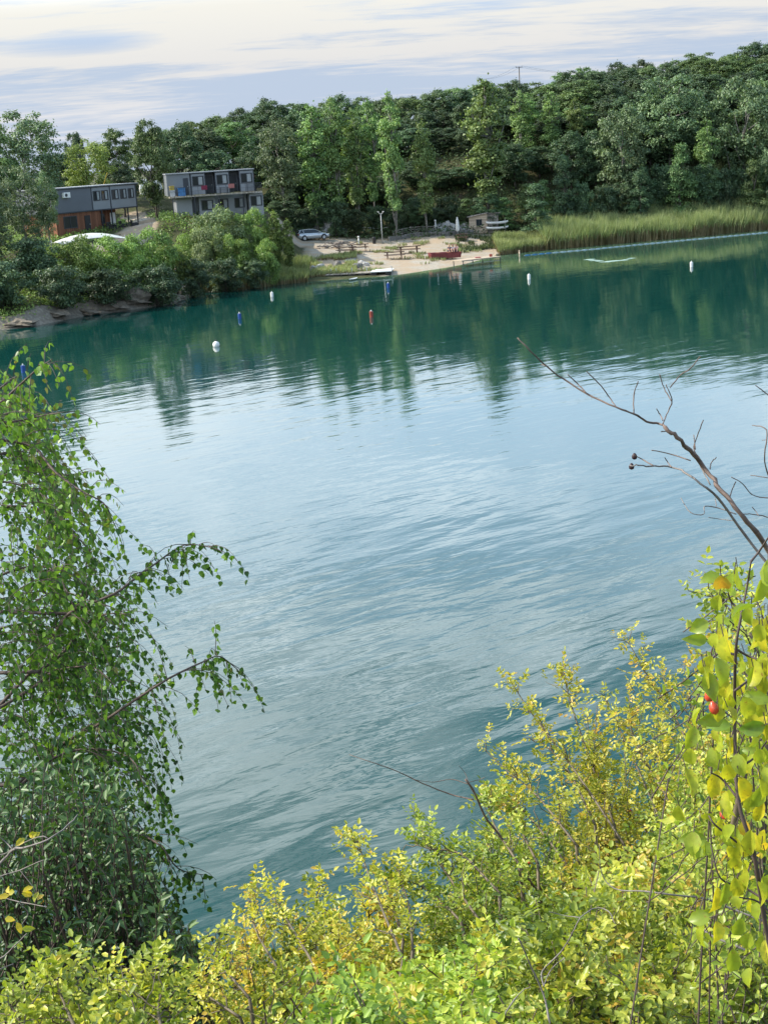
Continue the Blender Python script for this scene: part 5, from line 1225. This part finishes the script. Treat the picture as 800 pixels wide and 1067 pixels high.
for px_, y, tint in branches:
    pts = smooth_poly([S(a-14*(a > 60), b_, y+0.25*math.sin(i)) for i, (a, b_) in enumerate(px_)], 4)
    zt_ = pts[0][2]-0.5; q = trk[int(np.argmin([abs(p[2]-zt_) for p in trk]))]; full = smooth_poly([q, (q+pts[0])/2+[0, 0, .1], pts[0]], 4)[:-1]+pts
    T.mb.tube(full, list(np.linspace(.013, .002, len(full))), 6)
    Lb_ = sum(np.linalg.norm(b_-a) for a, b_ in zip(pts[:-1], pts[1:])); n = int(Lb_/0.05)
    for i in range(n):
        t = 0.12+0.88*i/n; q, d = poly_at(pts, t); strand(q, r.uniform(.10, .46)*(1.15-0.6*t)+0.06, d*0.8+r.normal(0, .55, 3)+np.array([0, 0, .1]), tint=tint)
EDGE = [(380, -60), (440, -10), (480, 35), (520, 62), (560, 75), (600, 85), (660, 100), (700, 115), (760, 140), (820, 150), (880, 135), (940, 100)]
for i in range(680):
    py = r.uniform(430, 930) if r.random() < 0.75 else r.uniform(620, 930); e = np.interp(py, [a for a, _ in EDGE], [b_ for _, b_ in EDGE])
    px = e-abs(r.normal(0, 1))**1.0*e*0.55-r.random()*30; 
    if px < -60: px = r.uniform(-60, e*0.5)
    q = S(px, py-30, r.uniform(6.8, 9.2)); strand(q, r.uniform(.25, .75), np.array([r.normal(.25, .4), r.normal(0, .4), .2]), tint=float(np.interp(py, [400, 520, 700, 900], [.72, .58, .45, .38])))  # tint paints backlit leaves at the top and shade towards the bottom
for i in range(230):                                  # more of the crown, unseen at the left, added to shade the sallow
    px = r.uniform(-620, -50); py = r.uniform(250, 950); q = S(px, py, r.uniform(6.6, 10.0)); strand(q, r.uniform(.4, .8), np.array([r.normal(0, .5), r.normal(0, .5), .2]), step=0.03, l=0.045)
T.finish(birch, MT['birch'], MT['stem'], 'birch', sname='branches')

def leafy_bush(name, label, seed, poly, ys, n, mat, l, tint, base_y, cat='bush', step=0.035, up_=1.0, wr=0.5, ln=(0.3, 0.7), bprob=0.4, brad=0.012):
    r = np.random.default_rng(seed); T = Twigs(); cx = np.mean([p[0] for p in poly]); bp = S(cx, 950, base_y); base = np.array([bp[0], base_y, gz(bp[0], base_y)]); root = empty(name, base, 0, label, cat)
    for px, py in sample_poly(r, poly, n):
        tp = S(px, py, r.uniform(*ys)); L_ = r.uniform(*ln); d = nrm(np.array([r.normal(.1, .25), r.normal(-.1, .25), up_])); s0 = tp-d*L_
        pts = [s0+(tp-s0)*u+r.normal(0, .012*L_, 3) for u in np.linspace(0, 1, 7)]; T.mb.tube(pts, list(np.linspace(min(.005, .008*L_), .0012, 7)), 4, cap=False)
        if r.random() < bprob:
            b0 = base+np.array([r.normal(0, .3), r.normal(0, .3), 0]); T.mb.tube(smooth_poly([b0, (b0+s0)/2+r.normal(0, .1, 3), s0], 4), list(np.linspace(brad, min(.005, brad*.5), 9)), 5, cap=False)
        k = int(L_/step); tn = tint+r.normal(0, .12)
        for i in range(k):
            q, dd = poly_at(pts, (i+.5)/k); a = i*2.4+r.random(); sd_ = nrm(np.cross(dd, [math.cos(a), math.sin(a), .1])); D_ = nrm(dd*0.7+sd_*.9+r.normal(0, .12, 3)); T.leaf(q, D_, nrm(dd*.8-sd_*.5+r.normal(0, .25, 3)), l*r.uniform(.7, 1.15), l*wr*r.uniform(.8, 1.1), tn+r.normal(0, .1))
    T.finish(root, MT[mat], MT['stem']); return root
leafy_bush('sallow_bush', 'dark green sallow bush with upright shoots below the birch twigs', 31, [(-30, 1080), (-30, 800), (30, 790), (60, 770), (110, 790), (140, 830), (165, 900), (190, 960), (215, 1010), (200, 1080)], (5.6, 7.0), 700, 'sallow', .052, .45, 6.6)
leafy_bush('sallow_bush', 'low dark green sallow bush at the foot of the taller one, touching the golden roses', 35, [(40, 1075), (50, 960), (110, 930), (165, 925), (200, 965), (215, 1010), (195, 1075)], (5.2, 6.0), 210, 'sallow', .050, .42, 5.8, ln=(.2, .5))
leafy_bush('elder_bush', 'shadowy blue-green bush between the sallow and the golden rose bush', 32, [(165, 1080), (175, 985), (205, 960), (240, 960), (262, 1000), (265, 1080)], (6.2, 7.0), 90, 'sallow', .040, .30, 6.6, wr=.7)  # low leaf tint paints this bush's shade
leafy_bush('hazel_sapling', 'bright leafy sapling tip at the bottom edge before the golden rose bush', 34, [(255, 1075), (275, 1020), (320, 1000), (360, 1020), (365, 1075)], (3.2, 3.6), 22, 'rosegreen', .034, .42, 3.4, wr=.55, ln=(.1, .25), up_=.6, brad=.005)

# plant with drooping yellow-green leaves at the right edge
r = np.random.default_rng(41); T = Twigs(); yd = 2.25
z0 = gz(1.0, 2.3); root = empty('plum_shoot', (1.05, 2.3, z0), 0, 'wild plum shoot with large drooping yellow-green leaves at the right edge', 'plant')
z6 = lambda a, b_: (640+a/3.68, 570+b_/3.68); z5 = lambda a, b_: (480+a/2.5, 840+b_/2.5)
stemsG = [[(830, 1100), (800, 980), (785, 890), (768, 830), (765, 740), (766, 680), (770, 650), (778, 610), (782, 585)], [(765, 682), (750, 680), (738, 690), (732, 700)], [(766, 676), (780, 684), (800, 690)], [(775, 640), (762, 628), (758, 618)],
          [(768, 832), (752, 812), (740, 805)], [(790, 900), (770, 880), (745, 860), (738, 850)], [(800, 940), (775, 925), (750, 915), (740, 880)], [(810, 960), (790, 940), (770, 935)], [(765, 720), (785, 705), (800, 700)], [(768, 800), (785, 790), (800, 770)], [(782, 585), (790, 575), (800, 560)]]
for st_ in stemsG:
    pts = smooth_poly([S(a, b_, yd+0.03*math.sin(i*2)) for i, (a, b_) in enumerate(st_)], 4); T.mb.tube(pts, list(np.linspace(.0045 if len(st_) > 5 else .0022, .0013, len(pts))), 6)
T.mb.tube([np.array([1.05, 2.3, z0-.05]), S(830, 1100, yd)], [.008, .005], 6)
LG = [z6(a, b_)+(c,) for a, b_, c in ((430, 270, .45), (440, 345, .7), (505, 420, .75), (560, 500, .7), (345, 450, .85), (375, 430, .6), (415, 545, .5), (435, 625, .6), (338, 630, .5), (515, 680, .45), (462, 725, .8), (370, 780, .4), (290, 785, .5), (435, 820, .5), (490, 810, .55), (275, 860, .5), (570, 590, .6), (450, 975, .55), (243, 1005, .6), (410, 120, .97), (590, 60, .3), (355, 300, .2), (360, 370, .2), (535, 240, .15), (480, 90, .3), (560, 130, .4), (300, 700, .4), (575, 420, .45), (540, 760, .3), (470, 900, .4), (560, 900, .5))]
LG += [z5(a, b_)+(c,) for a, b_, c in ((625, 100, .45), (605, 75, .4), (680, 190, .5), (765, 205, .5), (720, 215, .5), (790, 125, .5), (785, 70, .7), (720, 60, .35), (565, 15, .6), (700, -5, .75), (790, 345, .4), (770, 260, .35), (740, 300, .3), (745, 180, .45), (690, 80, .3), (650, 300, .2), (760, 430, .3), (700, 380, .25))]
for _ in range(75): LG.append((r.uniform(728, 815), r.uniform(600, 985), r.choice([.15, .25, .35, .45, .6, .75])+r.normal(0, .05)))
for _ in range(40): LG.append((r.uniform(745, 812), r.uniform(640, 900), r.uniform(.5, .85)))
for px, py, tn in LG:
    q = S(px+r.normal(0, 2), py-4, yd+r.uniform(-.12, .30)); low = tn < .22
    dd = nrm(np.array([r.normal(0, .28), r.normal(0, .3), -1.0])) if not low else nrm(np.array([-0.9, r.normal(0, .3), r.normal(-.1, .2)]))
    T.leaf(q, dd, nrm(np.array([r.normal(-.3, .9), -0.7+r.normal(0, .4), .35])), .045*r.uniform(.7, 1.2), .028*r.uniform(.8, 1.2), tn+r.normal(0, .05))
    st0 = q-dd*0.014+np.array([0, 0, .004]); T.mb.tube([st0, q+dd*.002], .0008, 4, cap=False)
T.finish(root, MT['yellowleaf'], MT['stem'], 'big')
hips(root, r, [S(740, 723, yd-.02), S(743, 737, yd), S(753, 848, yd+.4), S(750, 815, yd+.3)], .0125)
leafy_bush('buckthorn_shoot', 'leafy green shoots mixed under the drooping yellow leaves at the right edge', 44, [(715, 800), (735, 640), (760, 600), (815, 590), (815, 1060), (740, 1060)], (2.5, 3.0), 90, 'rosegreen', .024, .52, 2.8, 'plant', step=.02, wr=.6, ln=(.08, .22), up_=.5, bprob=0.12, brad=.0035)

# bare dead branches
def dead(name, label, polys, yd, basept, conv, mat='dead', yvar=0.05):
    r = np.random.default_rng(77); mb = MB(); b0 = np.array(basept)
    for pl_, ra, rb in polys:
        pts = smooth_poly([S(*conv(a, b_), yd+yvar*math.sin(i*1.3)) for i, (a, b_) in enumerate(pl_)], 4)
        ra *= 0.68; pts = [p+r.normal(0, ra*.22, 3) for p in pts]
        mb.tube([p-b0 for p in pts], list(np.linspace(ra, rb, len(pts))*(1+r.normal(0, .08, len(pts)))), 6)
    o = mb.build(name, MT[mat], None, True); o.location = b0; return tag(o, label, 'branch')
z7 = lambda a, b_: (530+a/2.963, 340+b_/2.963); yd = 3.3; u_ = yd/F
main = [([(25, 35), (65, 75), (118, 125), (165, 160), (235, 205), (330, 250), (385, 270), (425, 293), (462, 300), (485, 312), (520, 345), (560, 385), (600, 435), (640, 490), (700, 560), (750, 620), (800, 690), (900, 820), (1000, 960)], .0018, .0100)]
main = [([(1000, 960), (900, 820), (800, 690), (750, 620), (700, 560), (640, 490), (600, 435), (560, 385), (520, 345), (485, 312)], .0095, .0045), ([(485, 312), (462, 300), (425, 293), (385, 270), (330, 250), (235, 205), (165, 160), (118, 125), (65, 75), (25, 35)], .0042, .0016)]
tw_ = [[(330, 248), (310, 220), (285, 185), (240, 140)], [(237, 205), (210, 175), (183, 150)], [(385, 268), (385, 215), (398, 170)], [(475, 300), (490, 265), (503, 232), (495, 205), (485, 180)], [(500, 230), (478, 190), (465, 148)], [(498, 188), (530, 150), (560, 130), (590, 92)],
       [(475, 290), (465, 272), (455, 255)], [(560, 415), (500, 395), (440, 382)], [(590, 410), (570, 380), (580, 340), (600, 290)], [(575, 380), (570, 335)], [(620, 440), (625, 420), (640, 405)], [(445, 430), (410, 410), (385, 398)], [(500, 435), (490, 420), (480, 405)],
       [(680, 530), (690, 500), (700, 480)], [(470, 325), (485, 325), (500, 335)], [(116, 122), (100, 118)]]
b1 = S(*z7(1000, 960), yd); b1[2] = b1[2]-.2
br_ = dead('dead_branch', 'long bare brown branch reaching left over the water from the right edge', main+[(t, .0022, .0011) for t in tw_]+[([(1000, 960), (980, 1300)], .0095, .012)], yd, b1, z7)
pale = [([(960, 930), (780, 710), (690, 590), (630, 515), (590, 485), (540, 450), (500, 435), (450, 432), (400, 430), (375, 430)], .0055, .0014), ([(700, 580), (650, 562), (605, 555), (600, 580), (560, 575), (530, 530)], .0022, .0010), ([(690, 600), (650, 595), (615, 590)], .0015, .0009), ([(620, 490), (590, 430), (575, 395)], .003, .0015), ([(640, 555), (635, 530)], .0015, .001)]
dead('dead_branch', 'paler thin bare branch with two dried hips, just under the long brown one', pale, yd+.05, S(*z7(960, 930), yd), z7, 'dead_grey')
side = [([(900, 640), (800, 590), (750, 580), (720, 580)], .0025, .001), ([(770, 585), (760, 570), (750, 558)], .0014, .001), ([(860, 540), (800, 530), (750, 520), (720, 485), (685, 465)], .0022, .001), ([(900, 560), (830, 500), (800, 460), (788, 400), (795, 320), (750, 305)], .003, .0012), ([(800, 468), (745, 460)], .0015, .001), ([(900, 290), (800, 212), (760, 182)], .0022, .001), ([(795, 350), (780, 352)], .001, .0008)]
dead('dead_branch', 'short bare twigs coming in at the right edge beside the long brown branch', side, yd+.1, S(*z7(900, 560), yd), z7)
for a, b_, lab in ((387, 402, 'upper black dried hip at the tip of the pale bare branch'), (378, 433, 'lower black dried hip at the tip of the pale bare branch')):
    b = MB(); b.lathe([(.002, -.007), (.0055, -.005), (.0065, 0), (.005, .004), (.002, .008)], n=10); o = b.build('dried_hip', MT['hip_dry'], None, True); o.location = S(*z7(a, b_), yd+.05); tag(o, lab, 'rose hip')
idn = lambda a, b_: (a, b_)
dead('dead_branch', 'thin dark fallen twig pointing left over the water in the middle', [([(560, 930), (520, 870), (505, 850), (492, 822), (485, 812)], .007, .004), ([(493, 833), (470, 828), (440, 816), (405, 800), (380, 792), (364, 786)], .0045, .0012), ([(490, 818), (470, 812), (450, 815), (430, 812)], .0025, .001), ([(488, 815), (500, 812), (505, 810)], .002, .001), ([(488, 815), (484, 805), (478, 798)], .002, .001)], 5.4, S(560, 930, 5.4), idn, 'dead')
z2 = lambda a, b_: (a/2.857, 700+b_/2.857); yd = 2.5
dead('dead_branch', 'bare grey twigs with a few yellow leaves at the lower left edge', [([(-120, 660), (0, 570), (40, 530), (90, 520), (160, 490), (210, 450), (232, 425)], .004, .0009), ([(-60, 640), (0, 610), (60, 590), (130, 560)], .002, .0008), ([(-100, 540), (0, 545), (50, 520), (120, 490), (150, 500)], .002, .0008), ([(-80, 660), (0, 670), (60, 685), (140, 700)], .0018, .0008), ([(60, 690), (85, 720), (60, 760)], .0012, .0008), ([(-100, 900), (0, 855), (40, 820), (80, 780)], .0025, .001), ([(-20, 480), (10, 500), (40, 530)], .0015, .001), ([(0, 885), (40, 870)], .0015, .0008)], yd, S(-40, 930, yd), z2, 'dead_grey')
T = Twigs(); r = np.random.default_rng(8)
rt_ = empty('yellow_leaf_twig', S(5, 925, yd), 0, 'small cluster of yellow leaves on the grey twigs at the left edge', 'leaves')
for a, b_, tn in ((75, 495, .75), (95, 497, .8), (112, 480, .7), (25, 640, .8), (45, 655, .75), (65, 660, .8), (100, 640, .7), (115, 655, .5), (112, 680, .92), (130, 684, .95), (15, 735, .75), (50, 745, .7), (65, 765, .45), (30, 665, .85)):
    T.leaf(S(*z2(a, b_), yd-.01), nrm(np.array([r.normal(0, .7), r.normal(0, .4), r.normal(-.2, .4)])), nrm(np.array([-.3, -.8, .5])+r.normal(0, .3, 3)), .022*r.uniform(.8, 1.2), .013, tn)
T.mb.tube([S(*z2(60, 590), yd), S(*z2(100, 640), yd), S(*z2(112, 675), yd)], .0008, 4); T.finish(rt_, MT['yellowleaf'], MT['dead_grey'], 'ovate', 'leaves', 'twig')
# grey twig skeleton inside the lower right rose bush
dead('dead_branch', 'forked bare grey stem standing in front of the lower right rose bush', [([z5_ for z5_ in ((232, 568), (215, 490), (175, 400), (150, 345))], .004, .0016), ([(215, 470), (212, 430), (260, 380), (290, 330), (310, 290)], .003, .0014), ([(215, 470), (235, 425), (270, 395)], .0022, .0012), ([(310, 290), (350, 265), (385, 275), (400, 305)], .002, .001), ([(310, 290), (270, 285), (230, 275)], .0016, .001), ([(360, 100), (365, 170), (400, 215), (480, 222), (560, 232), (630, 240), (690, 262), (790, 300)], .0012, .0028), ([(630, 240), (620, 290), (640, 330), (740, 375)], .002, .0028), ([(100, 560), (150, 490), (180, 470)], .003, .001)], 3.1, S(573, 1067, 3.1), z5, 'dead_grey')
